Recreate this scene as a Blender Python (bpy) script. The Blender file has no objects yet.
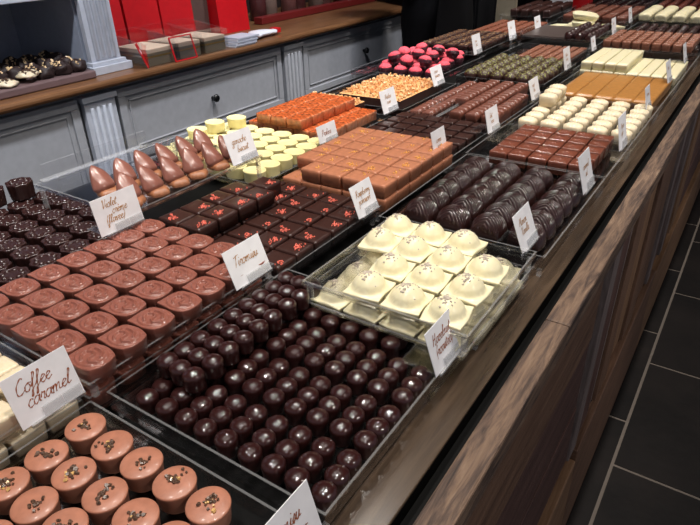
import bpy, bmesh, math, random
from mathutils import Vector, Matrix, noise
random.seed(7)
C = bpy.context.scene.collection
S = bpy.context.scene
PI = math.pi

# ------------------------------------------------------------------ camera
cam_d = bpy.data.cameras.new('camera'); cam = bpy.data.objects.new('camera', cam_d); C.objects.link(cam)
cam_d.sensor_fit = 'HORIZONTAL'; cam_d.sensor_width = 36.0; cam_d.lens = 600.13 / 700 * 36.0
cam_d.clip_start = 0.01; cam_d.clip_end = 50
right = Vector((0.83311322, 0.55243067, -0.02725282))
down = Vector((0.25167553, -0.42250323, -0.87071835))
fwd = Vector((-0.49252593, 0.7185481, -0.4910263))
cam.matrix_world = Matrix(((right.x, -down.x, -fwd.x, 0), (right.y, -down.y, -fwd.y, 0), (right.z, -down.z, -fwd.z, 1.32), (0, 0, 0, 1)))
S.camera = cam
# ------------------------------------------------------------------ world, light, exposure
S.view_settings.view_transform = 'Standard'; S.view_settings.look = 'None'
S.view_settings.gamma = 1; S.view_settings.use_curve_mapping = False
S.view_settings.exposure = 0.0
S.cycles.transparent_max_bounces = 24
w = bpy.data.worlds.new('World'); S.world = w; w.use_nodes = True
bg = w.node_tree.nodes['Background']; bg.inputs[0].default_value = (0.75, 0.82, 1.0, 1); bg.inputs[1].default_value = 0.22

def lamp(x, y, z, power, size=0.09, color=(1, 0.93, 0.84), tx=None, ty=None, spot=None):
    if spot:
        d = bpy.data.lights.new('spot_light', 'SPOT'); d.spot_size = math.radians(spot); d.spot_blend = 0.6; d.shadow_soft_size = size / 2
    else:
        d = bpy.data.lights.new('ceiling_lamp', 'AREA'); d.shape = 'DISK'; d.size = size
    d.energy = power; d.color = color
    o = bpy.data.objects.new(d.name, d); C.objects.link(o); o.location = (x, y, z)
    t = Vector((x if tx is None else tx, y if ty is None else ty, 0.9)) - o.location
    o.rotation_euler = t.to_track_quat('-Z', 'Y').to_euler()
    return o
# rows of ceiling spots above the counter
for i, y in enumerate((-0.2, 0.35, 0.9, 1.45, 2.0, 2.6, 3.3)):
    lamp(-0.15, y, 2.5, 29, 0.05, (1, 0.93, 0.85), tx=-0.5, spot=75)
    lamp(-0.75, y + 0.28, 2.5, 29, 0.05, (1, 0.93, 0.85), tx=-0.7, spot=75)
for y in (0.2, 1.4, 2.6):                            # unseen spots added to brighten the grey cabinet behind
    lamp(-1.0, y, 2.5, 88, 0.12, (0.95, 0.96, 1.0), tx=-1.75, ty=y + .1, spot=80)
for y in (0.4, 1.5, 2.7):                            # added fill light from the customers' side for the front planks
    lamp(1.25, y, 2.4, 46, 0.12, (1, 0.9, 0.8), tx=-0.1, ty=y + .3, spot=45)

# ------------------------------------------------------------------ materials
def nodes(name):
    m = bpy.data.materials.new(name); m.use_nodes = True
    nt = m.node_tree
    return m, nt, nt.nodes['Principled BSDF']
def setc(b, col, rough, **k):
    b.inputs['Base Color'].default_value = (*col, 1); b.inputs['Roughness'].default_value = rough
    for a, v in k.items(): b.inputs[a].default_value = v
def ramp(nt, fac, stops):
    r = nt.nodes.new('ShaderNodeValToRGB')
    while len(r.color_ramp.elements) < len(stops): r.color_ramp.elements.new(0.5)
    for e, (p, c) in zip(r.color_ramp.elements, stops): e.position = p; e.color = (*c, 1)
    nt.links.new(fac, r.inputs[0]); return r.outputs[0]
def tex(nt, kind='Noise', scale=5, stretch=(1, 1, 1), detail=4, rough=0.55, coord='Object', **k):
    tc = nt.nodes.new('ShaderNodeTexCoord'); mp = nt.nodes.new('ShaderNodeMapping'); mp.inputs['Scale'].default_value = stretch
    t = nt.nodes.new('ShaderNodeTex' + kind); nt.links.new(tc.outputs[coord], mp.inputs[0]); nt.links.new(mp.outputs[0], t.inputs['Vector'])
    t.inputs['Scale'].default_value = scale
    if kind == 'Noise': t.inputs['Detail'].default_value = detail; t.inputs['Roughness'].default_value = rough
    for a, v in k.items(): t.inputs[a].default_value = v
    return t
def bump(nt, b, height, strength=0.3, dist=0.001):
    n = nt.nodes.new('ShaderNodeBump'); n.inputs['Strength'].default_value = strength; n.inputs['Distance'].default_value = dist
    nt.links.new(height, n.inputs['Height']); nt.links.new(n.outputs[0], b.inputs['Normal'])
def M_choc(name, col, rough=0.3, coat=0.3, var=0.15, bs=0.15, sss=0.0, scale=90, cr=0.15):
    m, nt, b = nodes(name); setc(b, col, rough)
    t = tex(nt, scale=scale, detail=3)
    lo = tuple(c * (1 - var) for c in col); hi = tuple(min(1, c * (1 + var)) for c in col)
    nt.links.new(ramp(nt, t.outputs['Fac'], [(0.3, lo), (0.7, hi)]), b.inputs['Base Color'])
    b.inputs['Coat Weight'].default_value = coat; b.inputs['Coat Roughness'].default_value = cr
    if sss:
        b.inputs['Subsurface Weight'].default_value = sss; b.inputs['Subsurface Radius'].default_value = (1, 0.8, 0.5); b.inputs['Subsurface Scale'].default_value = 0.003
    t2 = tex(nt, scale=260, detail=2); bump(nt, b, t2.outputs['Fac'], bs, 0.0006)
    return m
def M_plain(name, col, rough=0.5, metal=0.0, emit=None):
    m, nt, b = nodes(name); setc(b, col, rough, Metallic=metal)
    t = tex(nt, scale=40, detail=3)
    nt.links.new(ramp(nt, t.outputs['Fac'], [(0.3, tuple(c * 0.93 for c in col)), (0.7, tuple(min(1, c * 1.05) for c in col))]), b.inputs['Base Color'])
    return m
def M_wood(name, stops, stretch=(9, 0.7, 9), rough=0.55, scale=6, bs=0.5, coat=0.0):
    m, nt, b = nodes(name); setc(b, (0.2, 0.1, 0.05), rough)
    t = tex(nt, scale=scale, stretch=stretch, detail=8, rough=0.65); t.inputs['Distortion'].default_value = 0.6
    nt.links.new(ramp(nt, t.outputs['Fac'], stops), b.inputs['Base Color'])
    t2 = tex(nt, scale=scale * 3, stretch=stretch, detail=6); bump(nt, b, t2.outputs['Fac'], bs, 0.002)
    b.inputs['Coat Weight'].default_value = coat; b.inputs['Coat Roughness'].default_value = 0.2
    return m
def M_acrylic(name, tint=0.96, refl=0.05, edge=0.0, rough=0.03):
    m = bpy.data.materials.new(name); m.use_nodes = True; nt = m.node_tree; nt.nodes.clear()
    out = nt.nodes.new('ShaderNodeOutputMaterial'); tr = nt.nodes.new('ShaderNodeBsdfTransparent'); tr.inputs[0].default_value = (tint, tint, tint * 1.005, 1)
    gl = nt.nodes.new('ShaderNodeBsdfGlossy'); gl.inputs['Roughness'].default_value = rough; gl.inputs[0].default_value = (1, 1, 1, 1)
    lw = nt.nodes.new('ShaderNodeFresnel'); lw.inputs['IOR'].default_value = 1.35
    mul = nt.nodes.new('ShaderNodeMath'); mul.operation = 'MULTIPLY_ADD'; mul.inputs[1].default_value = 0.5; mul.inputs[2].default_value = refl * 0.2
    nt.links.new(lw.outputs[0], mul.inputs[0])
    mx = nt.nodes.new('ShaderNodeMixShader'); nt.links.new(mul.outputs[0], mx.inputs[0]); nt.links.new(tr.outputs[0], mx.inputs[1]); nt.links.new(gl.outputs[0], mx.inputs[2])
    last = mx.outputs[0]
    if edge:
        df = nt.nodes.new('ShaderNodeBsdfDiffuse'); df.inputs[0].default_value = (0.8, 0.82, 0.84, 1)
        m2 = nt.nodes.new('ShaderNodeMixShader'); m2.inputs[0].default_value = edge
        nt.links.new(last, m2.inputs[1]); nt.links.new(df.outputs[0], m2.inputs[2]); last = m2.outputs[0]
    nt.links.new(last, out.inputs[0]); return m

dark = M_choc('dark_chocolate', (0.026, 0.0072, 0.0068), 0.3, 0.9, bs=0.2, cr=0.03)
dark_rib = M_choc('ribbed_dark_chocolate', (0.024, 0.0075, 0.0065), 0.36, 0.9, bs=0.15, cr=0.03)
for m_ in (dark, dark_rib):
    b_ = m_.node_tree.nodes['Principled BSDF']; b_.inputs['Specular IOR Level'].default_value = 0.2
    t_ = tex(m_.node_tree, scale=330, detail=1); n_ = m_.node_tree.nodes.new('ShaderNodeBump'); n_.inputs['Strength'].default_value = 0.35; n_.inputs['Distance'].default_value = 0.0012
    m_.node_tree.links.new(t_.outputs['Fac'], n_.inputs['Height']); m_.node_tree.links.new(n_.outputs[0], b_.inputs['Coat Normal'])
dark2 = M_choc('dark_square_chocolate', (0.036, 0.013, 0.010), 0.36, 0.2)
dark3 = M_choc('flower_dark_chocolate', (0.026, 0.0085, 0.0075), 0.36, 0.25, bs=0.6)
milk = M_choc('milk_chocolate', (0.19, 0.060, 0.032), 0.36, 0.25)
milk_pink = M_choc('rosy_milk_chocolate', (0.24, 0.082, 0.058), 0.32, 0.3)
milk_light = M_choc('light_milk_chocolate', (0.39, 0.16, 0.10), 0.42, 0.15)
milk_mauve = M_choc('mauve_milk_chocolate', (0.22, 0.085, 0.062), 0.3, 0.35)
tan_choc = M_choc('tan_milk_chocolate', (0.42, 0.165, 0.088), 0.4, 0.15)
white = M_choc('white_chocolate', (0.76, 0.70, 0.47), 0.42, 0.15, var=0.05, sss=0.15)
ivory = M_choc('ivory_chocolate', (0.76, 0.65, 0.46), 0.42, 0.15, var=0.05, sss=0.15)
yellow_w = M_choc('pale_yellow_chocolate', (0.80, 0.72, 0.36), 0.45, 0.1, var=0.04, sss=0.15)
caramel = M_choc('caramel_bar', (0.42, 0.19, 0.05), 0.35, 0.2)
biscuit = M_choc('biscuit', (0.30, 0.12, 0.055), 0.45, 0.0, var=0.3, bs=0.8)
nib = M_choc('cocoa_nib', (0.10, 0.055, 0.035), 0.3, 0.5, var=0.6, scale=400)
nib_gold = M_choc('golden_nib', (0.65, 0.4, 0.15), 0.3, 0.4)
crumb_pink = M_choc('pink_crumb', (0.85, 0.17, 0.12), 0.6, 0.0, var=0.3)
crumb_orange = M_choc('orange_crumb', (0.9, 0.42, 0.10), 0.6, 0.0, var=0.3)
praline_grey = M_choc('praline_grain', (0.40, 0.34, 0.28), 0.6, 0.0)
nut = M_choc('caramelised_nut', (0.74, 0.40, 0.17), 0.42, 0.15, var=0.3)
pale_nut = M_choc('pale_nut', (0.85, 0.56, 0.30), 0.5, 0.1, var=0.3)
orange_top = M_choc('orange_sugared_top', (0.46, 0.095, 0.025), 0.32, 0.3, var=0.8, bs=1.0, scale=180)
peach = M_choc('peach_side', (0.56, 0.20, 0.09), 0.4, 0.2, var=0.35, sss=0.2)
pink = M_choc('pink_powder', (0.72, 0.085, 0.12), 0.8, 0.0, var=0.4, bs=0.9, scale=250)
cup = M_choc('dark_cup', (0.05, 0.012, 0.02), 0.35, 0.3)
reddish = M_choc('reddish_dark_chocolate', (0.13, 0.028, 0.018), 0.35, 0.25)
def M_green():
    m, nt, b = nodes('green_speckled'); setc(b, (0.05, 0.02, 0.01), 0.5)
    t = tex(nt, scale=220, detail=3)
    nt.links.new(ramp(nt, t.outputs['Fac'], [(0.50, (0.05, 0.022, 0.016)), (0.56, (0.17, 0.16, 0.05)), (0.64, (0.30, 0.32, 0.09))]), b.inputs['Base Color'])
    bump(nt, b, t.outputs['Fac'], 0.8, 0.001); return m
green = M_green()
acryl = M_acrylic('clear_acrylic', 0.985, 0.03)
acryl_edge = M_acrylic('acrylic_cut_edge', 0.95, 0.05, edge=0.13)
acryl_clip = M_acrylic('frosty_acrylic', 0.93, 0.12, edge=0.22, rough=0.15)
card_m = M_plain('card_stock', (0.80, 0.80, 0.83), 0.7)
ink = M_plain('brown_ink', (0.30, 0.075, 0.02), 0.6)
ink_gold = M_plain('ochre_ink', (0.42, 0.20, 0.06), 0.6)
black_m = M_plain('black_deck', (0.0035, 0.0035, 0.0035), 0.6); black_m.node_tree.nodes['Principled BSDF'].inputs['Specular IOR Level'].default_value = 0.1
grey_paint = M_plain('grey_paint', (0.36, 0.37, 0.40), 0.5)
grey_shelf = M_plain('blue_grey_paint', (0.34, 0.38, 0.47), 0.55)
light_paint = M_plain('pale_grey_paint', (0.50, 0.53, 0.60), 0.5)
knob_m = M_plain('black_knob', (0.006, 0.006, 0.007), 0.3)
red_m = M_plain('red_card', (0.62, 0.008, 0.014), 0.35)
dark_red = M_plain('dark_red', (0.16, 0.012, 0.012), 0.4)
dark_grey = M_plain('dark_panel', (0.025, 0.018, 0.018), 0.35)
paper = M_plain('cream_paper', (0.75, 0.60, 0.45), 0.7)
white_paper = M_plain('white_paper', (0.72, 0.73, 0.78), 0.6)
mauve_board = M_plain('mauve_board', (0.16, 0.10, 0.10), 0.5)
gold_m = M_plain('gold_band', (0.45, 0.30, 0.10), 0.35, 0.6)
olive = M_plain('olive_board', (0.20, 0.17, 0.12), 0.6)
black_cloth = M_plain('black_cloth', (0.003, 0.003, 0.004), 0.95)
skin = M_plain('skin', (0.5, 0.28, 0.2), 0.5)
hair_m = M_plain('dark_hair', (0.02, 0.012, 0.008), 0.5)
counter_wood = M_wood('varnished_counter_wood', [(0.25, (0.075, 0.03, 0.012)), (0.5, (0.17, 0.075, 0.03)), (0.75, (0.27, 0.13, 0.055))], rough=0.4, coat=0.3, bs=0.2)
rail_wood = M_wood('weathered_rail_wood', [(0.3, (0.02, 0.012, 0.010)), (0.43, (0.075, 0.046, 0.034)), (0.57, (0.16, 0.10, 0.066)), (0.78, (0.27, 0.185, 0.125))], stretch=(16, 1.5, 16), rough=0.65, scale=7, bs=1.0)
strip_wood = M_wood('lacquered_strip_wood', [(0.3, (0.03, 0.02, 0.014)), (0.7, (0.10, 0.066, 0.042))], rough=0.25, coat=0.4, bs=0.2)
plank_cols = []
for i, (a, b_) in enumerate((((0.05, 0.024, 0.02), (0.12, 0.062, 0.05)), ((0.10, 0.075, 0.068), (0.23, 0.18, 0.17)), ((0.08, 0.04, 0.025), (0.19, 0.105, 0.065)), ((0.12, 0.06, 0.03), (0.28, 0.16, 0.09)))):
    plank_cols.append((M_wood('plank_wood_%s' % 'abcd'[i], [(0.3, a), (0.7, b_)], stretch=(9, 0.8, 9), bs=0.8), M_wood('upright_plank_wood_%s' % 'abcd'[i], [(0.3, a), (0.7, b_)], stretch=(9, 9, 0.8), bs=0.8)))

# ------------------------------------------------------------------ mesh helpers
class MB:
    def __init__(s): s.v = []; s.f = []; s.mi = []; s.sm = []
    def add(s, vs, fs, mi=0, smooth=False):
        o = len(s.v); s.v += [tuple(v) for v in vs]
        for i, f in enumerate(fs):
            s.f.append(tuple(o + k for k in f)); s.mi.append(mi[i] if isinstance(mi, list) else mi); s.sm.append(smooth)
        return s
    def box(s, x0, x1, y0, y1, z0, z1, mi=0, top_mi=None):
        vs = [(x0, y0, z0), (x1, y0, z0), (x1, y1, z0), (x0, y1, z0), (x0, y0, z1), (x1, y0, z1), (x1, y1, z1), (x0, y1, z1)]
        fs = [(0, 3, 2, 1), (4, 5, 6, 7), (0, 1, 5, 4), (1, 2, 6, 5), (2, 3, 7, 6), (3, 0, 4, 7)]
        return s.add(vs, fs, [mi, mi if top_mi is None else top_mi, mi, mi, mi, mi])
    def loft(s, rings, mi=0, smooth=True, cap=True, top_mi=None):
        n = len(rings[0]); vs = [p for r in rings for p in r]; fs = []
        for k in range(len(rings) - 1):
            for i in range(n):
                j = (i + 1) % n; fs.append((k * n + i, k * n + j, (k + 1) * n + j, (k + 1) * n + i))
        m = [mi] * len(fs)
        if cap:
            fs.append(tuple(range(n - 1, -1, -1))); m.append(mi)
            fs.append(tuple((len(rings) - 1) * n + i for i in range(n))); m.append(mi if top_mi is None else top_mi)
        return s.add(vs, fs, m, smooth)
    def tube(s, pts, r, n=8, mi=0):
        rings = []
        for i, p in enumerate(pts):
            p = Vector(p); a = Vector(pts[max(0, i - 1)]); b = Vector(pts[min(len(pts) - 1, i + 1)])
            t = (b - a).normalized(); u = t.orthogonal().normalized(); v = t.cross(u)
            rr = r[i] if isinstance(r, (list, tuple)) else r
            rings.append([p + u * (rr * math.cos(2 * PI * k / n)) + v * (rr * math.sin(2 * PI * k / n)) for k in range(n)])
        return s.loft(rings, mi)
    def lathe(s, prof, cx=0, cy=0, n=28, mi=0, mod=None, sx=1, sy=1):
        rings = []
        for (r, z) in prof:
            rings.append([(cx + sx * r * (mod(2 * PI * k / n, r, z) if mod else 1) * math.cos(2 * PI * k / n), cy + sy * r * (mod(2 * PI * k / n, r, z) if mod else 1) * math.sin(2 * PI * k / n), z) for k in range(n)])
        return s.loft(rings, mi)
    def relief(s, pos, h, n=16, m=None, mi=0, side_mi=None, levels=((0, .9), (.85, 1.0)), smooth=True):
        """a moulded piece: pos(u,v) its outline, h(x,y) its top; sides drop to z=0"""
        m = m or n; g = {}; vs = []; fs = []; mm = []
        top = [[None] * (m + 1) for _ in range(n + 1)]
        for i in range(n + 1):
            for j in range(m + 1):
                u, v = -1 + 2 * i / n, -1 + 2 * j / m; x, y = pos(u, v)
                top[i][j] = len(vs); vs.append((x, y, h(x, y)))
        for i in range(n):
            for j in range(m): fs.append((top[i][j], top[i + 1][j], top[i + 1][j + 1], top[i][j + 1])); mm.append(mi)
        loop = [(i, 0) for i in range(n)] + [(n, j) for j in range(m)] + [(i, m) for i in range(n, 0, -1)] + [(0, j) for j in range(m, 0, -1)]
        prev = [top[i][j] for i, j in loop]; sm_ = mi if side_mi is None else side_mi
        for lz, sc in reversed(levels):
            cur = []
            for (i, j) in loop:
                x, y, z = vs[top[i][j]]; cur.append(len(vs)); vs.append((x * sc, y * sc, z * lz))
            L = len(loop)
            for k in range(L): fs.append((prev[(k + 1) % L], prev[k], cur[k], cur[(k + 1) % L])); mm.append(sm_)
            prev = cur
        fs.append(tuple(reversed(prev))); mm.append(sm_)
        o = len(s.v); s.v += vs
        for f, q in zip(fs, mm): s.f.append(tuple(o + k for k in f)); s.mi.append(q); s.sm.append(smooth)
        return s
    def chip(s, x, y, z, r, mi=0, flat=0.5):
        a = random.random() * 6.28; n = random.choice((4, 5, 6)); t = Vector((random.uniform(-.5, .5), random.uniform(-.5, .5), 1)).normalized()
        R = t.to_track_quat('Z', 'Y').to_matrix(); lo = []; hi = []
        for k in range(n):
            q = a + 6.283 * k / n; rr = r * random.uniform(.6, 1.15)
            lo.append(R @ Vector((rr * math.cos(q), rr * math.sin(q), -r * flat)) + Vector((x, y, z)))
            hi.append(R @ Vector((rr * .75 * math.cos(q), rr * .75 * math.sin(q), r * flat)) + Vector((x, y, z)))
        return s.loft([lo, hi], mi, smooth=False)
    def build(s, name, mats, parent=None, loc=None, bevel=0):
        me = bpy.data.meshes.new(name); me.from_pydata(s.v, [], s.f)
        mats = mats if isinstance(mats, (list, tuple)) else [mats]
        for m in mats: me.materials.append(m)
        me.polygons.foreach_set('material_index', s.mi); me.polygons.foreach_set('use_smooth', s.sm); me.update()
        bm = bmesh.new(); bm.from_mesh(me); bmesh.ops.recalc_face_normals(bm, faces=bm.faces); bm.to_mesh(me); bm.free()
        o = bpy.data.objects.new(name, me); C.objects.link(o)
        if parent: o.parent = parent
        if loc: o.location = loc
        if bevel:
            b = o.modifiers.new('bevel', 'BEVEL'); b.width = bevel; b.segments = 2; b.limit_method = 'ANGLE'
        return o
def tag(o, label=None, cat=None, group=None, kind=None):
    if label: o['label'] = label
    if cat: o['category'] = cat
    if group: o['group'] = group
    if kind: o['kind'] = kind
    return o
def empty(name, loc=(0, 0, 0), rz=0):
    o = bpy.data.objects.new(name, None); C.objects.link(o); o.location = loc; o.rotation_euler = (0, 0, rz); o.empty_display_size = 0.02
    return o
def copy_tree(o):
    c = o.copy(); C.objects.link(c)
    for ch in o.children:
        d = ch.copy(); C.objects.link(d); d.parent = c
        for g in ch.children:
            e = g.copy(); C.objects.link(e); e.parent = d
    return c
ORD = ['zeroth', 'first', 'second', 'third', 'fourth', 'fifth', 'sixth', 'seventh', 'eighth', 'ninth', 'tenth', 'eleventh', 'twelfth', 'thirteenth', 'fourteenth']
USED = set()
def place(protos, x, y, z, label, cat, group, jit=0.0006, rot=0.06, rz=0, tilt=0.0):
    p = protos[0] if len(protos) == 1 else random.choice(protos)
    o = p if p not in USED else copy_tree(p)
    USED.add(p)
    o.location = (x + random.uniform(-jit, jit), y + random.uniform(-jit, jit), z)
    o.rotation_euler = (random.uniform(-tilt, tilt), random.uniform(-tilt, tilt), rz + random.uniform(-rot, rot))
    tag(o, label, cat, group); return o
def grid(protos, xs, ys, z, desc, cat, group, skip=lambda i, j: False, back=False, rot=0.05, jit=0.0008, xoff=lambda j: 0, rz=0):
    """xs from the wooden rail side leftwards, ys from the camera away"""
    xs = sorted(xs, reverse=True); n = len(ys)
    for j, y in enumerate(ys):
        for i, x in enumerate(xs):
            if skip(i, j): continue
            a = '%s row from %s' % (ORD[n - j], 'back') if back else '%s row from front' % ORD[j + 1]
            place(protos, x + xoff(j), y, z, '%s, %s, %s from right' % (desc, a, ORD[i + 1]), cat, group, rot=rot, jit=jit, rz=rz)
def rng(a, b, n): return [a + (b - a) * i / (n - 1) for i in range(n)] if n > 1 else [a]
def sq(w, d, k=0.25):
    return lambda u, v: (w * u * math.sqrt(1 - k * v * v / 2), d * v * math.sqrt(1 - k * u * u / 2))
def edge_round(w, d, r, hgt):
    def f(x, y):
        e = min(w - abs(x), d - abs(y)); e = max(0, min(1, e / r)); return hgt - r * .6 * (1 - math.sqrt(max(0, 1 - (1 - e) ** 2)))
    return f

# ------------------------------------------------------------------ floor, walls
m, nt, b = nodes('slate_floor'); setc(b, (0.02, 0.017, 0.017), 0.6); b.inputs['Specular IOR Level'].default_value = 0.25
t = tex(nt, scale=3.5, detail=8, rough=0.65)
nt.links.new(ramp(nt, t.outputs['Fac'], [(0.3, (0.003, 0.0026, 0.003)), (0.62, (0.012, 0.009, 0.0085)), (0.8, (0.026, 0.020, 0.017))]), b.inputs['Base Color'])
t2 = tex(nt, scale=14, detail=8); bump(nt, b, t2.outputs['Fac'], 0.5, 0.004)
slate = m
grout = M_plain('grout', (0.16, 0.135, 0.115), 0.85)
f = MB().box(-2.6, 2.2, -1.5, 6.2, -0.05, -0.0015, 1)
xl = [-2.6, -2.2, -1.67, -1.14, -0.61, -0.073, 0.457, 0.987, 1.517, 2.2]
for i in range(len(xl) - 1):
    off = 0.0 if xl[i] >= -0.08 and (i % 2) else 0.19
    y = 1.357 - 0.518 * 5 + off
    while y < 6.2:
        g = 0.0042
        y0, y1 = max(-1.5, y), min(6.2, y + 0.518)
        if y1 > y0: f.box(xl[i] + g, xl[i + 1] - g, y0 + g, y1 - g, -0.004, 0.0, 0)
        y += 0.518
o = f.build('floor', [slate, grout]); o['kind'] = 'structure'
wall_m = M_plain('dark_wall', (0.05, 0.045, 0.045), 0.7)
o = MB().box(-2.65, -2.6, -1.5, 6.2, 0, 2.9).build('wall_left', wall_m); o['kind'] = 'structure'
o = MB().box(-2.65, 2.2, 6.2, 6.25, 0, 2.9).build('wall_back', wall_m); o['kind'] = 'structure'
o = MB().box(-2.65, 2.2, -1.5, 6.25, 2.9, 2.95).build('ceiling', M_plain('dark_ceiling', (0.05, 0.05, 0.05), 0.8)); o['kind'] = 'structure'

# ------------------------------------------------------------------ counter carrying the trays
ctr = empty('display_counter', (-0.6, 2.0, 0)); tag(ctr, 'long counter of reclaimed dark planks under the chocolate trays', 'counter')
def cpart(mb, name, mats, bevel=0):
    mb.v = [(x + 0.6, y - 2.0, z) for x, y, z in mb.v]
    return mb.build(name, mats, ctr, bevel=bevel)
CY0, CY1 = -0.6, 4.6
cpart(MB().box(-1.12, -0.171, CY0, CY1, 0.0, 0.862), 'body', black_m)
cpart(MB().box(-0.170, -0.1572, CY0, CY1, 0.2, 0.846), 'groove', black_m)
cpart(MB().box(-0.214, -0.1705, CY0, CY1, 0.8625, 0.866), 'wooden_strip', strip_wood, 0.001)
rl = MB(); y = CY0
for L in (1.28, 1.5, 1.35, 1.07):
    rl.box(-0.1565, -0.1245, y, y + L - 0.0008, 0.824, 0.860); y += L
cpart(rl, 'rail', rail_wood, 0.003)
pn = MB()                                           # facing planks
mats = [p[0] for p in plank_cols] + [p[1] for p in plank_cols]
def horiz(y0, y1):
    z = 0.335; k = 0
    for hz in (0.15, 0.165, 0.17):
        pn.box(-0.1565, -0.137 - 0.002 * (k % 2), y0, y1, z + 0.001, z + hz - 0.001, (0, 0, 2)[k]); z += hz; k += 1
def vert(y0, y1):
    y = y0; seq = [(0.055, 5), (0.11, 4), (0.05, 5), (0.10, 6), (0.035, 5), (0.14, 7), (0.12, 6), (0.06, 4), (0.15, 6), (0.05, 5)]; k = 0
    while y < y1 - 0.01:
        wd, mi = seq[k % len(seq)]; wd = min(wd, y1 - y)
        sh = 0.03
        vs = [(-0.165, y + .0008 - sh, .335), (-0.132 - .004 * (k % 3), y + .0008 - sh, .335), (-0.132 - .004 * (k % 3), y + wd - .0008 - sh, .335), (-0.165, y + wd - .0008 - sh, .335)]
        vs += [(a, b2 + 2 * sh, 0.82) for a, b2, c in vs]
        pn.add(vs, [(0, 3, 2, 1), (4, 5, 6, 7), (0, 1, 5, 4), (1, 2, 6, 5), (2, 3, 7, 6), (3, 0, 4, 7)], mi); y += wd; k += 1
horiz(CY0, 0.97); vert(1.0, 2.35); horiz(2.38, 3.1); vert(3.14, CY1 - .03)
cpart(pn, 'front_planks', mats, 0.0015)
bs = MB(); y = CY0
for L, mi in ((1.62, 3), (0.9, 2), (1.3, 3), (1.38, 2)):
    bs.box(-0.1565, -0.124, y, y + L - .002, 0.003, 0.30 if mi == 3 else 0.325, mi); y += L
cpart(bs, 'bottom_planks', mats, 0.003)
DECK = 0.862

# ------------------------------------------------------------------ cabinet along the wall behind
cab = empty('wall_cabinet', (-1.9, 2.0, 0)); tag(cab, 'grey panelled drawer cabinet with fluted pilasters and black knobs behind the chocolates', 'cabinet')
def kpart(mb, name, mats, parent=cab, bevel=0):
    mb.v = [(x + 1.9, y - 2.0, z) for x, y, z in mb.v]
    return mb.build(name, mats, parent, bevel=bevel)
XF = -1.68
kpart(MB().box(-2.3, XF - 0.02, -0.6, 4.2, 0.0, 0.905), 'carcass', grey_paint)
kpart(MB().box(-2.32, -1.64, -0.62, 4.22, 0.9055, 0.930), 'worktop', counter_wood, bevel=0.009)
def panel(y0, y1, z0, z1, nm, knob=True):
    d = kpart(MB().box(XF - 0.019, XF, y0, y1, z0, z1), nm, grey_paint, bevel=0.001)
    fr = MB(); t_ = 0.028
    for (a, b2, c, e) in ((y0, y1, z1 - t_, z1), (y0, y1, z0, z0 + t_), (y0, y0 + t_, z0 + t_, z1 - t_), (y1 - t_, y1, z0 + t_, z1 - t_)):
        fr.box(XF + .0002, XF + 0.007, a, b2, c, e)
    t2 = t_ + 0.012
    for (a, b2, c, e) in ((y0 + t2, y1 - t2, z1 - t2 - .006, z1 - t2), (y0 + t2, y1 - t2, z0 + t2, z0 + t2 + .006), (y0 + t2, y0 + t2 + .006, z0 + t2, z1 - t2), (y1 - t2 - .006, y1 - t2, z0 + t2, z1 - t2)):
        fr.box(XF + .0002, XF + 0.004, a, b2, c, e)
    g = kpart(fr, 'moulding', grey_paint, bevel=0.002); g.parent = d
    if knob:
        cy, cz = (y0 + y1) / 2, (z0 + z1) / 2 + 0.002
        kb = MB(); kb.lathe([(0.006, 0), (0.005, 0.008), (0.008, 0.012), (0.0135, 0.017), (0.0145, 0.022), (0.012, 0.027), (0.006, 0.029)], n=20)
        kb.v = [(XF + z, cy + y, cz + x) for x, y, z in kb.v]
        k = kpart(kb, 'knob', knob_m); k.parent = d
bays = [(-0.55, 0.05), (0.17, 1.035), (1.175, 1.985), (2.135, 3.12), (3.27, 4.1)]
for i, (a, b2) in enumerate(bays):
    if i == 1:
        panel(a, b2, 0.12, 0.888, 'door', False)
    else:
        panel(a, b2, 0.652, 0.888, 'drawer'); panel(a, b2, 0.40, 0.642, 'drawer'); panel(a, b2, 0.12, 0.388, 'drawer')
def flutes(mb, x, y0, y1, z0, z1, n=4):
    mb.box(x - 0.02, x, y0, y1, z0, z1)
    wv = (y1 - y0 - 0.024) / n
    for k in range(n):
        c = y0 + 0.012 + wv * (k + .5); r = wv * 0.34
        pts = [(x + r * 0.9 * math.sin(PI * q / 6), c - r * math.cos(PI * q / 6)) for q in range(7)]
        lo = [(px, py, z0 + .02) for px, py in pts]; hi = [(px, py, z1 - .02) for px, py in pts]
        mb.loft([lo, hi], 0, smooth=True)
for (y0, y1) in ((0.06, 0.16), (1.05, 1.16), (2.0, 2.12), (3.135, 3.255)):
    pl = MB(); flutes(pl, XF + 0.012, y0, y1, 0.1, 0.875)
    pl.box(XF - 0.02, XF + 0.02, y0 - .006, y1 + .006, 0.873, 0.890); pl.box(XF - 0.02, XF + 0.022, y0 - .008, y1 + .008, 0.0, 0.1)
    kpart(pl, 'pilaster', light_paint if y0 == 1.05 else grey_paint, bevel=0.0015)
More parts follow.
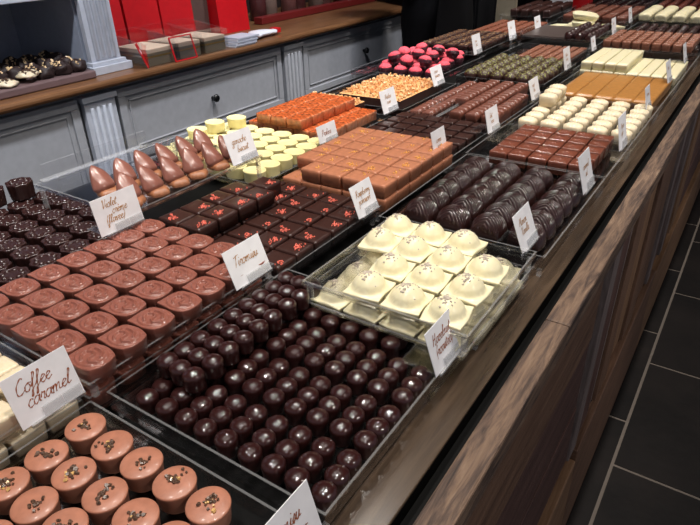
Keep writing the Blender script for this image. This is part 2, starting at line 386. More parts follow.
# open shelves standing on the worktop
WT = 0.9305
hut = empty('open_shelf_unit', (-2.0, 1.0, WT)); tag(hut, 'pale grey open shelf unit with fluted pilaster on the wooden worktop', 'shelf unit')
def hpart(mb, name, mats, bevel=0):
    mb.v = [(x + 2.0, y - 1.0, z - WT) for x, y, z in mb.v]; return mb.build(name, mats, hut, bevel=bevel)
hpart(MB().box(-2.12, -2.105, -0.6, 1.262, WT, 1.9), 'back_panel', grey_shelf)
hpart(MB().box(-2.104, -1.76, 1.148, 1.160, WT, 1.9), 'side_panel', grey_shelf, 0.001)
pl = MB(); flutes(pl, -1.735, 1.155, 1.262, WT + .024, 1.9, 4); pl.box(-1.775, -1.716, 1.142, 1.288, WT, WT + .024); pl.box(-1.77, -1.726, 1.148, 1.275, WT + .024, WT + .036)
pl.box(-2.104, -1.76, 1.162, 1.262, WT, 1.9)
hpart(pl, 'pilaster', light_paint, 0.0015)
hpart(MB().box(-2.104, -1.73, -0.6, 1.147, 1.158, 1.180), 'shelf', light_paint, 0.002)
hpart(MB().box(-2.104, -1.73, -0.6, 1.147, 1.50, 1.53), 'shelf', light_paint, 0.002)
hpart(MB().tube([(-2.104, .90, 1.08), (-2.096, .90, 1.08)], 0.006, 10), 'shelf_pin', knob_m)

# ------------------------------------------------------------------ acrylic trays
def tray(x0, x1, y0, y1, zf, rim, label, t=0.0025, name='acrylic_tray', backwall=None):
    tr = empty(name, (x0, y0, zf)); tag(tr, label, 'tray', 'clear acrylic trays on the counter')
    X, Y, R = x1 - x0, y1 - y0, rim - zf
    m = MB(); m.box(0, X, 0, Y, -t, 0, 0)
    m.build('tray_base', [acryl, acryl_edge], tr)
    ww = MB()
    ww.box(0, t, 0, Y, 0.0002, R, 0, 1); ww.box(X - t, X, 0, Y, 0.0002, R, 0, 1)
    ww.box(t, X - t, 0, t, 0.0002, R, 0, 1); ww.box(t, X - t, Y - t, Y, 0.0002, backwall or R, 0, 1)
    ww.build('tray_rim', [acryl, acryl_edge], tr)
    return tr
def legs(tr, x0, x1, y0, y1, zf, zb):
    """four clear corner posts under a raised tray"""
    for px in (x0 + .004, x1 - .010):
        for py in (y0 + .004, y1 - .010):
            m = MB().box(px - x0, px - x0 + .006, py - y0, py - y0 + .006, zb - zf, -0.003, 0)
            m.build('leg', [acryl_edge], tr)
F1 = DECK + 0.0185        # floor of a tray standing on the deck (h .44)
def deck_tray(x0, x1, y0, y1, label, rim=0.9015):
    tr = tray(x0, x1, y0, y1, F1, rim, label); legs(tr, x0, x1, y0, y1, F1, 0.8665 if x1 > -0.214 else DECK + 0.0005); return tr

# ------------------------------------------------------------------ handwriting
G = {'a': (1.0, [[(.8, .8), (.4, 1), (0, .5), (.25, 0), (.7, .45), (.85, 1), (.8, .2), (1.05, .1)]]),
'b': (.9, [[(0, .4), (.35, 2), (.1, 1.2), (.05, .2), (.4, 0), (.75, .5), (.3, .9)]]),
'c': (.8, [[(.7, .8), (.4, 1), (0, .5), (.25, 0), (.8, .2)]]),
'd': (1.0, [[(.8, .8), (.4, 1), (0, .5), (.25, 0), (.75, .5), (.95, 2), (.8, .2), (1.05, .1)]]),
'e': (.8, [[(0, .4), (.6, .75), (.35, 1), (0, .5), (.3, 0), (.85, .3)]]),
'f': (.7, [[(0, .3), (.55, 1.7), (.35, 2.0), (.25, 1.2), (.15, -.7), (-.05, -.9), (.1, -.2), (.7, .4)]]),
'g': (.95, [[(.8, .8), (.4, 1), (0, .5), (.25, .1), (.75, .5), (.8, 1), (.65, -.7), (.25, -1), (.1, -.6), (.95, .3)]]),
'h': (1.0, [[(0, .3), (.4, 1.9), (.15, 1.4), (.05, 0), (.2, .7), (.6, 1), (.65, .2), (1.0, .1)]]),
'i': (.5, [[(0, .3), (.2, 1), (.15, .1), (.5, .2)], [(.25, 1.45), (.3, 1.55)]]),
'k': (.9, [[(0, .3), (.4, 1.9), (.1, 1.2), (.05, 0), (.5, 1), (.3, .55), (.9, .05)]]),
'l': (.6, [[(0, .3), (.45, 1.7), (.3, 2), (.15, 1.2), (.15, .1), (.6, .25)]]),
'm': (1.5, [[(0, .6), (.15, 1), (.1, 0), (.2, .7), (.5, 1), (.55, 0), (.65, .7), (1, 1), (1.05, .15), (1.5, .2)]]),
'n': (1.0, [[(0, .6), (.15, 1), (.1, 0), (.2, .7), (.55, 1), (.6, .15), (1, .2)]]),
'o': (.9, [[(.5, 1), (.05, .7), (.1, .1), (.5, 0), (.75, .5), (.5, 1), (.9, .9)]]),
'p': (.95, [[(0, .6), (.2, 1), (.05, -1), (.2, .7), (.6, 1), (.75, .5), (.4, 0), (.15, .2)]]),
'q': (.95, [[(.8, .8), (.4, 1), (0, .5), (.25, .1), (.75, .5), (.7, -1), (.95, -.4)]]),
'r': (.75, [[(0, .4), (.2, 1.05), (.3, .9), (.6, .95), (.45, .15), (.8, .2)]]),
's': (.7, [[(0, .3), (.4, 1.05), (.5, .5), (.3, 0), (.05, .15), (.7, .3)]]),
't': (.7, [[(0, .3), (.35, 1.7), (.15, .15), (.6, .2)], [(.0, 1.15), (.6, 1.3)]]),
'u': (1.0, [[(0, .5), (.15, 1), (.1, .2), (.35, 0), (.7, .9), (.7, .15), (1, .2)]]),
'v': (.8, [[(0, .7), (.15, 1), (.25, 0), (.65, .95), (.85, .85)]]),
'x': (.9, [[(0, 1), (.35, .5), (.8, 0)], [(.75, 1), (.35, .5), (0, 0)]]),
'y': (.95, [[(0, .5), (.15, 1), (.2, .3), (.65, .9), (.5, -.8), (.15, -.9), (.95, .3)]]),
'z': (.8, [[(0, .9), (.6, 1), (.05, .05), (.75, .1)]]),
'C': (1.2, [[(1.0, 1.8), (.7, 2), (.1, 1.2), (.15, .2), (.6, 0), (1.15, .35)]]),
'T': (1.2, [[(.6, 1.9), (.5, .8), (.3, 0)], [(0, 1.8), (.5, 2), (1.3, 2.1)]]),
'H': (1.4, [[(.2, 2), (.1, 0)], [(1.0, 2), (.85, 0), (1.3, .15)], [(.1, 1), (1.0, 1.1)]]),
'V': (1.1, [[(0, 1.6), (.2, 2), (.3, 0), (1.0, 2)]]),
'P': (1.1, [[(.3, 1.9), (.1, 0)], [(.05, 1.5), (.5, 2), (.95, 1.6), (.7, 1.1), (.2, .95)]]),
'R': (1.2, [[(.3, 1.9), (.1, 0)], [(.05, 1.5), (.5, 2), (.9, 1.6), (.6, 1.1), (.25, 1), (1.15, .05)]]),
'M': (1.6, [[(0, 0), (.3, 2), (.65, .6), (1.15, 2), (1.25, .1), (1.55, .15)]]),
'(': (.5, [[(.4, 2), (.05, 1), (.25, -.5)]]), ')': (.5, [[(.1, 2), (.4, 1), (.05, -.5)]]), ' ': (.6, [])}
G['`e'] = (.8, G['e'][1] + [[(.2, 1.75), (.5, 1.35)]])
def smooth_line(p, n=5):
    if len(p) < 3: return [Vector((*q, 0)) for q in p]
    q = [p[0]] + list(p) + [p[-1]]; out = []
    for i in range(1, len(q) - 2):
        for k in range(n):
            t = k / n; a, b, c, d = [Vector((*v, 0)) for v in q[i - 1:i + 3]]
            out.append(0.5 * ((2 * b) + (c - a) * t + (2 * a - 5 * b + 4 * c - d) * t * t + (3 * b - a - 3 * c + d) * t ** 3))
    out.append(Vector((*p[-1], 0))); return out
def write(mb, text, u0, v0, s, pen, maxw=None):
    """flat pen strokes in the card plane; u right, v up"""
    chars = []; i = 0
    while i < len(text):
        if text[i] == '`': chars.append(text[i:i + 2]); i += 2
        else: chars.append(text[i]); i += 1
    W = sum(G[c][0] for c in chars) * 0.98
    if maxw and W * s > maxw: s = maxw / W
    x = 0
    for c in chars:
        wd, st = G[c]
        for line in st:
            pts = [Vector((u0 + (x + p.x + .28 * p.y) * s, v0 + p.y * s * 1.05, 0)) for p in smooth_line(line)]
            vs = []; n = len(pts)
            for k, p in enumerate(pts):
                t = (pts[min(n - 1, k + 1)] - pts[max(0, k - 1)]); t = t.normalized() if t.length else Vector((1, 0, 0))
                nn = Vector((-t.y, t.x, 0)) * pen * (0.5 + 0.22 * math.sin(k * 1.3))
                vs += [p + nn, p - nn]
            mb.add(vs, [(2 * k, 2 * k + 1, 2 * k + 3, 2 * k + 2) for k in range(n - 1)], 0)
        x += wd * 0.98
    return s
def name_card(x, y, z, wd, ht, lean, lines, label, hlabel, colour=None, s=0.0052, holder=True, rz=0, clip=0.34, start=None, pen=0.0009):
    L = math.hypot(ht, lean); n = Vector((ht, 0, lean)).normalized()
    vdir = Vector((-lean, 0, ht)).normalized()
    def P(u, v, d): return Vector((0, u, 0)) + vdir * v + n * d
    rt = Matrix.Rotation(rz, 3, 'Z')
    cd = MB()
    def slab(mb, u0, u1, v0, v1, d0, d1, mi=0):
        vs = [rt @ P(*q) for q in ((u0, v0, d0), (u1, v0, d0), (u1, v1, d0), (u0, v1, d0), (u0, v0, d1), (u1, v0, d1), (u1, v1, d1), (u0, v1, d1))]
        mb.add(vs, [(0, 3, 2, 1), (4, 5, 6, 7), (0, 1, 5, 4), (1, 2, 6, 5), (2, 3, 7, 6), (3, 0, 4, 7)], mi)
    slab(cd, 0, wd, 0.0006, L, 0, 0.0007)
    o = cd.build('name_card', card_m, loc=(x, y, z)); tag(o, label, 'name card', 'handwritten name cards among the trays')
    lt = MB()
    for (txt, u, v, mw) in lines: write(lt, txt, u * wd, v * L, s, pen, mw * wd)
    lt.v = [tuple(rt @ P(p[0], p[1], 0.0011)) for p in lt.v]
    if lt.v: lt.build('lettering', colour or ink_gold, o)
    if holder:
        h = empty('card_holder', (x, y, z)); tag(h, hlabel, 'card holder', 'clear plastic card holders')
        a = MB(); a.box(-0.046, 0.003, wd * 0.12, wd * 0.99, -0.0022, -0.0003, 0); a.mi[2:] = [1, 1, 1, 1]
        a.v = [tuple(rt @ Vector(q)) for q in a.v]; a.build('foot', [acryl, acryl_edge], h)
        c2 = MB(); slab(c2, wd * 0.12, wd * 0.99, 0.0, L * 0.4, -0.0022, -0.0005); c2.build('back_plate', [acryl], h)
        c3 = MB(); slab(c3, wd * clip, wd * 0.66, 0.001, L * 0.22, 0.0018, 0.0030); slab(c3, wd * 0.675, wd * 0.97, 0.001, L * 0.22, 0.0018, 0.0030)
        slab(c3, wd * 0.12, wd * 0.99, 0.0002, 0.0014, 0.0012, 0.0036)
        c3.build('clip', [acryl_clip], h)
    return o

exec_order = []
# =================================================================== NEAR TRAYS
def h2z(h): return 1.32 - h
# ---- round milk truffles with cocoa nibs
def coffee_truffle():
    b = MB().lathe([(0.0155, 0), (0.0168, 0.002), (0.0184, 0.018), (0.0191, 0.0205), (0.0189, 0.0215), (0.0180, 0.0222), (0.008, 0.0226), (0.001, 0.0227)], n=40)
    o = b.build('nib_truffle', milk_light)
    c = MB(); cx, cy = random.uniform(-.003, .003), random.uniform(-.003, .003)
    for k in range(random.randint(10, 30)):
        r = abs(random.gauss(0, .0045)); a = random.random() * 6.28
        c.chip(cx + r * math.cos(a) * 1.2, cy + r * math.sin(a), 0.0233 + random.random() * .0008, random.uniform(.0013, .0028), 1 if random.random() < .14 else 0, 0.35)
    c.build('cocoa_nibs', [nib, nib_gold], o)['kind'] = 'stuff'
    return o
deck_tray(-0.49, -0.205, -0.02, 0.236, 'clear tray under the round nib-topped milk truffles')
grid([coffee_truffle() for _ in range(9)], [-.293, -.335, -.377, -.419, -.461], [.05, .091, .130, .168, .2085], F1 + .0003,
     'round milk truffle with cocoa nibs', 'chocolate', 'round nib-topped milk truffles', back=True, rot=3.1, jit=0.001)
# ---- cream blocks of the next tray, two layers
def cream_block():
    def h(x, y): return 0.021 + 0.0022 * math.cos(PI * y / .034) * math.cos(PI * x / .03) - 0.0012 * abs(math.sin(y * PI / 0.0075))
    return MB().relief(sq(.0145, .0175, .18), h, 10, 12).build('cream_praline', ivory)
tray(-0.745, -0.4975, -0.02, 0.232, 0.9115, 0.919, 'upper clear tray holding cream pralines behind the coffee caramel card')
legs(bpy.data.objects[[o.name for o in C.objects if o.name.startswith('acrylic_tray')][-1]], -0.745, -0.4975, -0.02, 0.232, 0.9115, 0.9025)
cb = [cream_block()]
grid(cb, [-.515, -.548, -.581, -.614], [.118, .157, .196], 0.9118, 'ribbed cream praline on the upper tray', 'chocolate', 'cream pralines behind the coffee caramel card', back=True)
deck_tray(-0.745, -0.4975, -0.02, 0.232, 'lower clear tray of cream pralines beside the nib-topped truffles')
grid(cb, [-.516, -.549, -.582], [.10, .137, .175, .212], F1 + .0003, 'ribbed cream praline on the lower tray', 'chocolate', 'cream pralines behind the coffee caramel card', back=True)

# ---- dark three-lobed chocolates
def triple(ax):
    b = MB()
    for k in (-1, 0, 1):
        prof = [(0.0098, 0), (0.0106, .002), (0.0112, .012), (.0116, .0165)] + [(.0116 * math.cos(a), .0165 + .0075 * math.sin(a)) for a in (0.25, .5, .75, 1.0, 1.2, 1.35, 1.47)] + [(.0004, .024)]
        f = lambda th, r, z: 1 + (0.022 * math.sin(th * 8 + z * 700) if .0165 < z else 0)
        b.lathe(prof, cx=0.0206 * k if ax else 0, cy=0 if ax else 0.0206 * k, n=32, mod=f)
    return b.build('triple_dome_chocolate', dark)
ty, tx = triple(0), triple(1)
deck_tray(-0.487, -0.205, 0.2525, 0.553, 'clear tray full of dark three-domed chocolates')
grid([ty], rng(-.223, -.447, 9), [.2935, .3635, .4335, .504], F1 + .0003, 'dark three-domed chocolate', 'chocolate', 'dark three-domed chocolates on the tray', skip=lambda i, j: (j == 3 and i < 2) or (i == 8 and j == 3), rot=.05, jit=.0008)
for k in range(9):
    place([tx], -.4285 + .001 * (k % 2), .305 + .0252 * k, F1 + .0245, 'dark three-domed chocolate lying across on top, %s from front' % ORD[k + 1], 'chocolate', 'dark three-domed chocolates on top', rot=.08)

# ---- rosy embossed chocolates, two layers
def embossed():
    def pos(u, v):
        w_ = max(0, min(1, (-u - v) / 2)); w2 = max(0, min(1, (u + v) / 2))
        k = 0.78 - 0.70 * w_ ** 1.5 - 0.10 * w2 ** 2
        return (.0225 * u * math.sqrt(1 - k * v * v / 2), .0188 * v * math.sqrt(1 - k * u * u / 2))
    def pt_seg(px, py, pts):
        best = 9
        for (a, b_), (c, d) in zip(pts, pts[1:]):
            vx, vy = c - a, d - b_; t = max(0, min(1, ((px - a) * vx + (py - b_) * vy) / (vx * vx + vy * vy + 1e-12)))
            best = min(best, math.hypot(px - a - t * vx, py - b_ - t * vy))
        return best
    s1 = [(.016, -.004), (.010, -.009), (.004, -.006), (.003, .001), (-.003, .004), (-.008, .001)]
    s2 = [(-.002, -.011), (-.008, -.006), (-.010, .001), (-.012, .006)]
    s3 = [(.012, .003), (.007, .009), (.000, .010), (-.006, .009)]
    def h(x, y):
        d = min(pt_seg(x, y, s1), pt_seg(x, y, s2), pt_seg(x, y, s3))
        r = math.hypot(x / .0225, y / .0188)
        return 0.0196 + 0.0028 * math.exp(-(d / .0012) ** 2) - (0.0014 * max(0, min(1, (r - .8) / .08))) + 0.0004 * noise.noise(Vector((x * 300, y * 300, 0)))
    return MB().relief(pos, h, 64, 54, levels=((0, .93), (.9, 1.0))).build('embossed_chocolate', milk_pink)
em = [embossed()]
VX = [-.504, -.553, -.604, -.653, -.703]; VY = [.216, .2575, .2985, .339, .380, .421, .4615, .500]
tu = tray(-0.74, -0.4835, 0.236, 0.525, 0.9195, 0.924, 'upper clear tray of rosy embossed chocolates')
legs(tu, -0.74, -0.4835, 0.236, 0.525, 0.9195, 0.9025)
grid(em, VX, VY[1:], 0.9198, 'rosy embossed chocolate on the upper tray', 'chocolate', 'rosy embossed chocolates, upper tray', skip=lambda i, j: False, rot=.04)
deck_tray(-0.74, -0.4925, 0.236, 0.525, 'lower clear tray of rosy embossed chocolates beside the dark ones')
grid(em, [-.518, -.567], VY[1:], F1 + .0003, 'rosy embossed chocolate under the upper tray', 'chocolate', 'rosy embossed chocolates, lower tray', rot=.04)

# ---- white truffles on three trays
def white_truffle():
    sd = random.random() * 9
    def h(x, y):
        r = math.hypot(x, y) / .0205
        d = 0.0205 * math.sqrt(max(0, 1 - min(1, r) ** 2)) ** 1.15 if r < 1 else 0
        sk = 0.0042 + 0.0022 * math.exp(-((r - 1) / .16) ** 2)
        return sk + d + .0006 * noise.noise(Vector((x * 120, y * 120, sd))) * (1 if r < 1.2 else .4)
    o = MB().relief(lambda u, v: (.0243 * u * (1 + .04 * math.sin(3 * v + sd)), .0243 * v * (1 + .04 * math.cos(3 * u + sd))), h, 30, levels=((0, .97), (.6, 1.0))).build('white_truffle', white)
    c = MB()
    for k in range(34):
        r = abs(random.gauss(0, .0062)); a = random.random() * 6.28; x, y = r * math.cos(a) - .002, r * math.sin(a) - .001
        c.chip(x, y, h(x, y) - .0002, random.uniform(.0014, .0028), 0, .25)
    c.build('praline_grains', praline_grey, o)['kind'] = 'stuff'
    return o
wt = [white_truffle() for _ in range(5)]
WX = [-.226, -.277, -.328, -.379]; WY = [.519, .573, .627, .678]
t0 = tray(-0.408, -0.187, 0.489, 0.708, h2z(.3855), h2z(.381), 'topmost clear tray of white truffles'); legs(t0, -0.408, -0.187, 0.489, 0.708, h2z(.3855), h2z(.4105))
grid(wt, WX, WY, h2z(.3852), 'white domed truffle on the topmost tray', 'chocolate', 'white truffles, topmost tray', skip=lambda i, j: (i == 3 and j < 2) or (i == 0 and j == 3), rot=.12, jit=.001)
t1 = tray(-0.425, -0.192, 0.490, 0.715, h2z(.4135), h2z(.411), 'middle clear tray of white truffles'); 
grid(wt, WX, WY, h2z(.4132), 'white domed truffle on the middle tray', 'chocolate', 'white truffles, middle tray', rot=.12, jit=.001)
t2_ = deck_tray(-0.44, -0.2, 0.557, 0.735, 'lowest clear tray of white truffles', rim=.886)
grid(wt, WX, WY[1:] and [.585, .639, .693], F1 + .0003, 'white domed truffle on the lowest tray', 'chocolate', 'white truffles, lowest tray', rot=.1, jit=.001)

# ---- dark crumb-topped squares
def crumb_square(col, top, cmat, w_=.0212, d_=.0197, hh=.0235, nm='crumb_square', n=24, corner=(.8, -.1)):
    o = MB().relief(sq(w_, d_, .05), edge_round(w_, d_, .002, hh), 12, levels=((0, .97), (.8, 1.0))).build(nm, col)
    c = MB()
    for k in range(n):
        x = corner[0] * w_ * .8 + random.gauss(0, .004); y = corner[1] * d_ + random.gauss(0, .005)
        x = max(-w_ * .95, min(w_ * .95, x)); y = max(-d_ * .95, min(d_ * .95, y))
        c.chip(x, y, hh + .0005 + random.random() * .0010, random.uniform(.0009, .0018), 0, .6)
    c.build('crumb_topping', cmat, o)['kind'] = 'stuff'
    return o
dsq = [crumb_square(dark2, None, crumb_pink, nm='dark_crumb_square', n=random.randint(14, 34), corner=(random.uniform(.2, .9), random.uniform(-.5, .5))) for _ in range(7)]
deck_tray(-0.745, -0.4925, 0.534, 0.808, 'clear tray of dark squares with pink crumbs', rim=.893)
BX = [-.516, -.565, -.614, -.663, -.712]; BY = [.5635, .608, .6525, .697, .742, .785]
grid(dsq, BX, BY, F1 + .0003, 'dark square with pink crumbs, lower layer', 'chocolate', 'dark squares with pink crumbs, lower layer', rot=.03, jit=.0006)
for j, y in enumerate([.556, .601, .646, .691, .735]):
    for i, x in enumerate([-.660, -.706]):
        if j == 4 and i == 1: continue
        place(dsq, x - (.02 if j == 4 else 0), y, F1 + .0262, 'dark square with pink crumbs on top, %s from front, %s' % (ORD[j + 1], 'rail side' if i == 0 else 'wall side'), 'chocolate', 'dark squares with pink crumbs, upper layer', rot=.03 if j < 4 else .12)
# ---- light milk squares with orange crumbs
msq = [crumb_square(tan_choc, None, crumb_orange, .0215, .0212, .0235, 'milk_crumb_square', random.randint(8, 20), (random.uniform(.0, .9), random.uniform(-.6, .6))) for _ in range(6)]
deck_tray(-0.745, -0.4925, 0.812, 1.10, 'clear tray of milk squares with orange crumbs', rim=.893)
MX = [-.507, -.5535, -.600, -.645, -.691, -.7235][:5]; MY = [.842, .888, .934, .980, 1.026, 1.070]
grid(msq, MX, MY, F1 + .0262, 'tan square with orange crumbs on top', 'chocolate', 'tan squares with orange crumbs, upper layer', skip=lambda i, j: i == 4 and j == 0, rot=.02, jit=.0006)
grid(msq, MX, MY, F1 + .0003, 'tan square with orange crumbs underneath', 'chocolate', 'tan squares with orange crumbs, lower layer', rot=.02, jit=.0006, skip=lambda i, j: 0 < i < 3 and j > 0)

# ---- dark flower chocolates, column by the wall
def flower_choc():
    f = lambda th, r, z: 1 + 0.07 * math.cos(8 * th)
    o = MB().lathe([(.0185, 0), (.0195, .003), (.0208, .024), (.0212, .0275), (.0205, .0288), (.018, .0285), (.0165, .0272), (.014, .0282), (.009, .0290), (.004, .0282), (.0005, .0285)], n=48, mod=f)
    for k in range(8):
        a = 2 * PI * k / 8; o.lathe([(.0042, .0268), (.0038, .0288), (.0022, .0302), (.0003, .0306)], cx=.0125 * math.cos(a), cy=.0125 * math.sin(a), n=10)
    return o.build('flower_chocolate', dark3)
fl = [flower_choc()]
deck_tray(-1.06, -0.757, 0.20, 0.548, 'clear tray of dark flower-shaped chocolates', rim=.893)
grid(fl, [-.783, -.828, -.8725, -.9165, -.961, -1.005, -1.0375][:6], [.235, .281, .3275, .3755, .4235, .471, .5175], F1 + .008, 'dark flower-shaped chocolate', 'chocolate', 'dark flower-shaped chocolates', rot=.2, xoff=lambda j: 0.0, skip=lambda i, j: False)
for k, (x, y) in enumerate([(-1.022, .488), (-1.03, .44)]):
    place(fl, x, y, F1 + .0395, 'dark flower-shaped chocolate stacked on the others, %s from back' % ORD[k + 1], 'chocolate', 'dark flower chocolates on top')

# ---- biscuit cones on the raised tray
def cone_choc():
    o_b = MB(); rings = []
    # a pointed leaning shell: sections along an axis from foot to tip
    N = 18
    for k in range(N + 1):
        t = k / N; x = .010 - .026 * t ** 1.2; z = .004 + .041 * t
        r = .0178 * min(1, (.55 + 2.2 * t)) * max(0.0, 1 - t ** 2.5) ** .75 + .0002
        ring = []
        for q in range(24):
            a = 2 * PI * q / 24; lump = 1 + .05 * math.sin(3 * a + 5 * t) + .03 * math.sin(5 * a - 7 * t)
            ring.append((x + r * .66 * lump * math.cos(a), r * 1.08 * lump * math.sin(a), z - r * .35 * math.cos(a) * -1 * (1 - t)))
        rings.append(ring)
    mn = min(p[2] for r_ in rings for p in r_)
    rings = [[(p[0], p[1], max(p[2], 0.0008)) for p in r_] for r_ in rings]
    o_b.loft(rings)
    o = o_b.build('dipped_biscuit_cone', milk_mauve)
    c = MB().lathe([(.014, 0), (.0178, .002), (.0188, .006), (.016, .0105), (.008, .0125), (.0005, .0128)], cx=.012, n=28, mod=lambda th, r, z: 1 + .09 * math.sin(5 * th + 1) + .05 * math.sin(9 * th), sy=.95)
    c.build('biscuit_foot', biscuit, o); return o
cc = [cone_choc()]
tA2 = tray(-0.955, -0.718, 0.478, 0.778, h2z(.3635), h2z(.3595), 'raised clear tray of dipped biscuit cones'); legs(tA2, -0.955, -0.718, 0.478, 0.778, h2z(.3635), 0.8925)
grid(cc, [-.757, -.822], [.515, .558, .602, .646, .690, .733], h2z(.3632), 'mauve-brown dipped biscuit cone', 'chocolate', 'dipped biscuit cones on the raised tray', rot=.25, jit=.002, xoff=lambda j: .002 * math.sin(j * 2))
ld = empty('acrylic_screen', (-0.957, 0.5, h2z(.3635))); tag(ld, 'upright clear screen behind the dipped biscuit cones', 'screen')
MB().box(-.0025, 0, 0, .215, -.0022, .030, 0, 1).build('pane', [acryl, acryl_edge], ld)
MB().box(-.020, -.0027, 0, .215, -.0022, -.0002, 0, 0).build('foot', [acryl_edge], ld)
# ---- pale yellow rounds
def yellow_round():
    return MB().lathe([(.0215, 0), (.0222, .002), (.0236, .020), (.0243, .0222), (.0238, .0232), (.0222, .0235), (.0212, .0225), (.012, .0224), (.0005, .0225)], n=36, sy=.86).build('pale_round_chocolate', yellow_w)
yr = [yellow_round()]
deck_tray(-1.055, -0.757, 0.79, 1.045, 'clear tray of pale yellow round chocolates', rim=.888)
grid(yr, rng(-.777, -1.031, 6), rng(.815, 1.022, 6), F1 + .0042, 'pale yellow round chocolate', 'chocolate', 'pale yellow round chocolates', rot=.05)
for k, (x, y) in enumerate([(-1.02, .90), (-1.025, .96), (-1.005, 1.012)]):
    place(yr, x, y, F1 + .028, 'pale yellow round chocolate stacked on top, %s from front' % ORD[k + 1], 'chocolate', 'pale yellow rounds on top')
# ---- orange sugared cubes
def orange_cube():
    w_ = .0213; hh = .0235
    def h(x, y): return edge_round(w_, w_, .002, hh)(x, y) + .0012 * noise.noise(Vector((x * 350, y * 350, random.random() * .2)))
    return MB().relief(sq(w_, w_, .04), h, 14, mi=0, side_mi=1, levels=((0, .98), (.85, 1.0))).build('orange_sugared_cube', [orange_top, peach])
oc = [orange_cube(), orange_cube()]
deck_tray(-1.055, -0.757, 1.055, 1.31, 'clear tray of orange sugared cubes', rim=.893)
OY = rng(1.083, 1.267, 5)
grid(oc, rng(-.808, -.993, 5), OY, F1 + .006, 'orange sugared cube, lower layer', 'chocolate', 'orange sugared cubes, lower layer', rot=.04)
grid(oc, [-.868, -.913, -.958], rng(1.075, 1.26, 5), F1 + .031, 'orange sugared cube, upper layer', 'chocolate', 'orange sugared cubes, upper layer', rot=.05)
# ---- nut slabs
def nut_slab(x0, x1, y0, y1, z, hgt, n, label, nm='nut_slab', spill=.0, mats=(nut, pale_nut)):
    o = MB().box(0, x1 - x0, 0, y1 - y0, 0, hgt, 0, 1).build(nm, [dark2, nut], loc=(x0, y0, z), bevel=.002); tag(o, label, 'chocolate slab')
    c = MB()
    for k in range(n):
        x = random.uniform(.004 - spill * 0, x1 - x0 - .004); y = random.uniform(.004, y1 - y0 - .004)
        q = min(x, x1 - x0 - x, y, y1 - y0 - y)
        c.chip(x, y, hgt + .001 + random.random() * min(.012, q * .7), random.uniform(.0025, .0052), 0 if random.random() < .7 else 1, .6)
    c.build('nut_topping', list(mats), o)['kind'] = 'stuff'
deck_tray(-1.055, -0.757, 1.37, 1.70, 'clear tray of nut-covered chocolate slabs', rim=.893)
nut_slab(-0.985, -0.785, 1.405, 1.655, F1 + .0003, .024, 620, 'dark slab covered in golden nut pieces before the pink hearts')
nut_slab(-1.04, -0.87, 1.318, 1.365, F1 - 0.002, .026, 180, 'narrow nut-covered slab behind the orange cubes', spill=.01)
# ---- pink hearts in cups
def pink_heart():
    cp = MB().lathe([(.015, 0), (.017, .003), (.0235, .018), (.0242, .0185), (.021, .0165), (.001, .016)], n=48, mod=lambda th, r, z: 1 + .04 * math.sin(16 * th) * (z > .001))
    o = MB(); N = 10; rings = []
    for k in range(N + 1):
        ph = PI / 2 * k / N; z = .012 + .021 * math.sin(ph); r = .0235 * math.cos(ph) ** .75 + .0002
        ring = []
        for q in range(30):
            a = 2 * PI * q / 30; hr = 1 - .22 * math.exp(-((a - PI / 2) / .35) ** 2) + .12 * math.exp(-((a - 3 * PI / 2) / .5) ** 2)
            zz = z - .004 * math.exp(-((a - PI / 2) / .4) ** 2) * (1 - k / N)
            ring.append((r * hr * math.cos(a), r * hr * math.sin(a), zz + .0008 * noise.noise(Vector((math.cos(a) * 6, math.sin(a) * 6, k)))))
        rings.append(ring)
    o.loft(rings[:4], 1, cap=False); o.loft(rings[3:], 0); ob = o.build('pink_heart_chocolate', [pink, cup])
    cp.build('paper_cup', cup, ob); return ob
ph = [pink_heart()]
deck_tray(-1.155, -0.845, 1.725, 2.13, 'clear tray of pink powdered hearts', rim=.895)
k = 0
HX = rng(-.875, -1.055, 4)
for j, y in enumerate(rng(1.775, 2.085, 6)):
    for i, x in enumerate(HX):
        place(ph, x - .012 * (j % 2) - .008 * j, y, F1 + .0003, 'pink powdered heart in a dark cup, %s row from front, %s from right' % (ORD[j + 1], ORD[i + 1]), 'chocolate', 'pink powdered hearts', rot=3, jit=.004)
for k, (x, y) in enumerate([(-.92, 1.81), (-.985, 1.80), (-1.045, 1.84), (-.94, 1.90), (-1.0, 1.91), (-1.06, 1.92), (-.97, 2.0), (-1.04, 2.02), (-.9, 1.97)]):
    place(ph, x, y, F1 + .030, 'pink powdered heart heaped on top, %s counted from front' % ORD[k + 1], 'chocolate', 'pink powdered hearts on top', rot=3, tilt=.35)

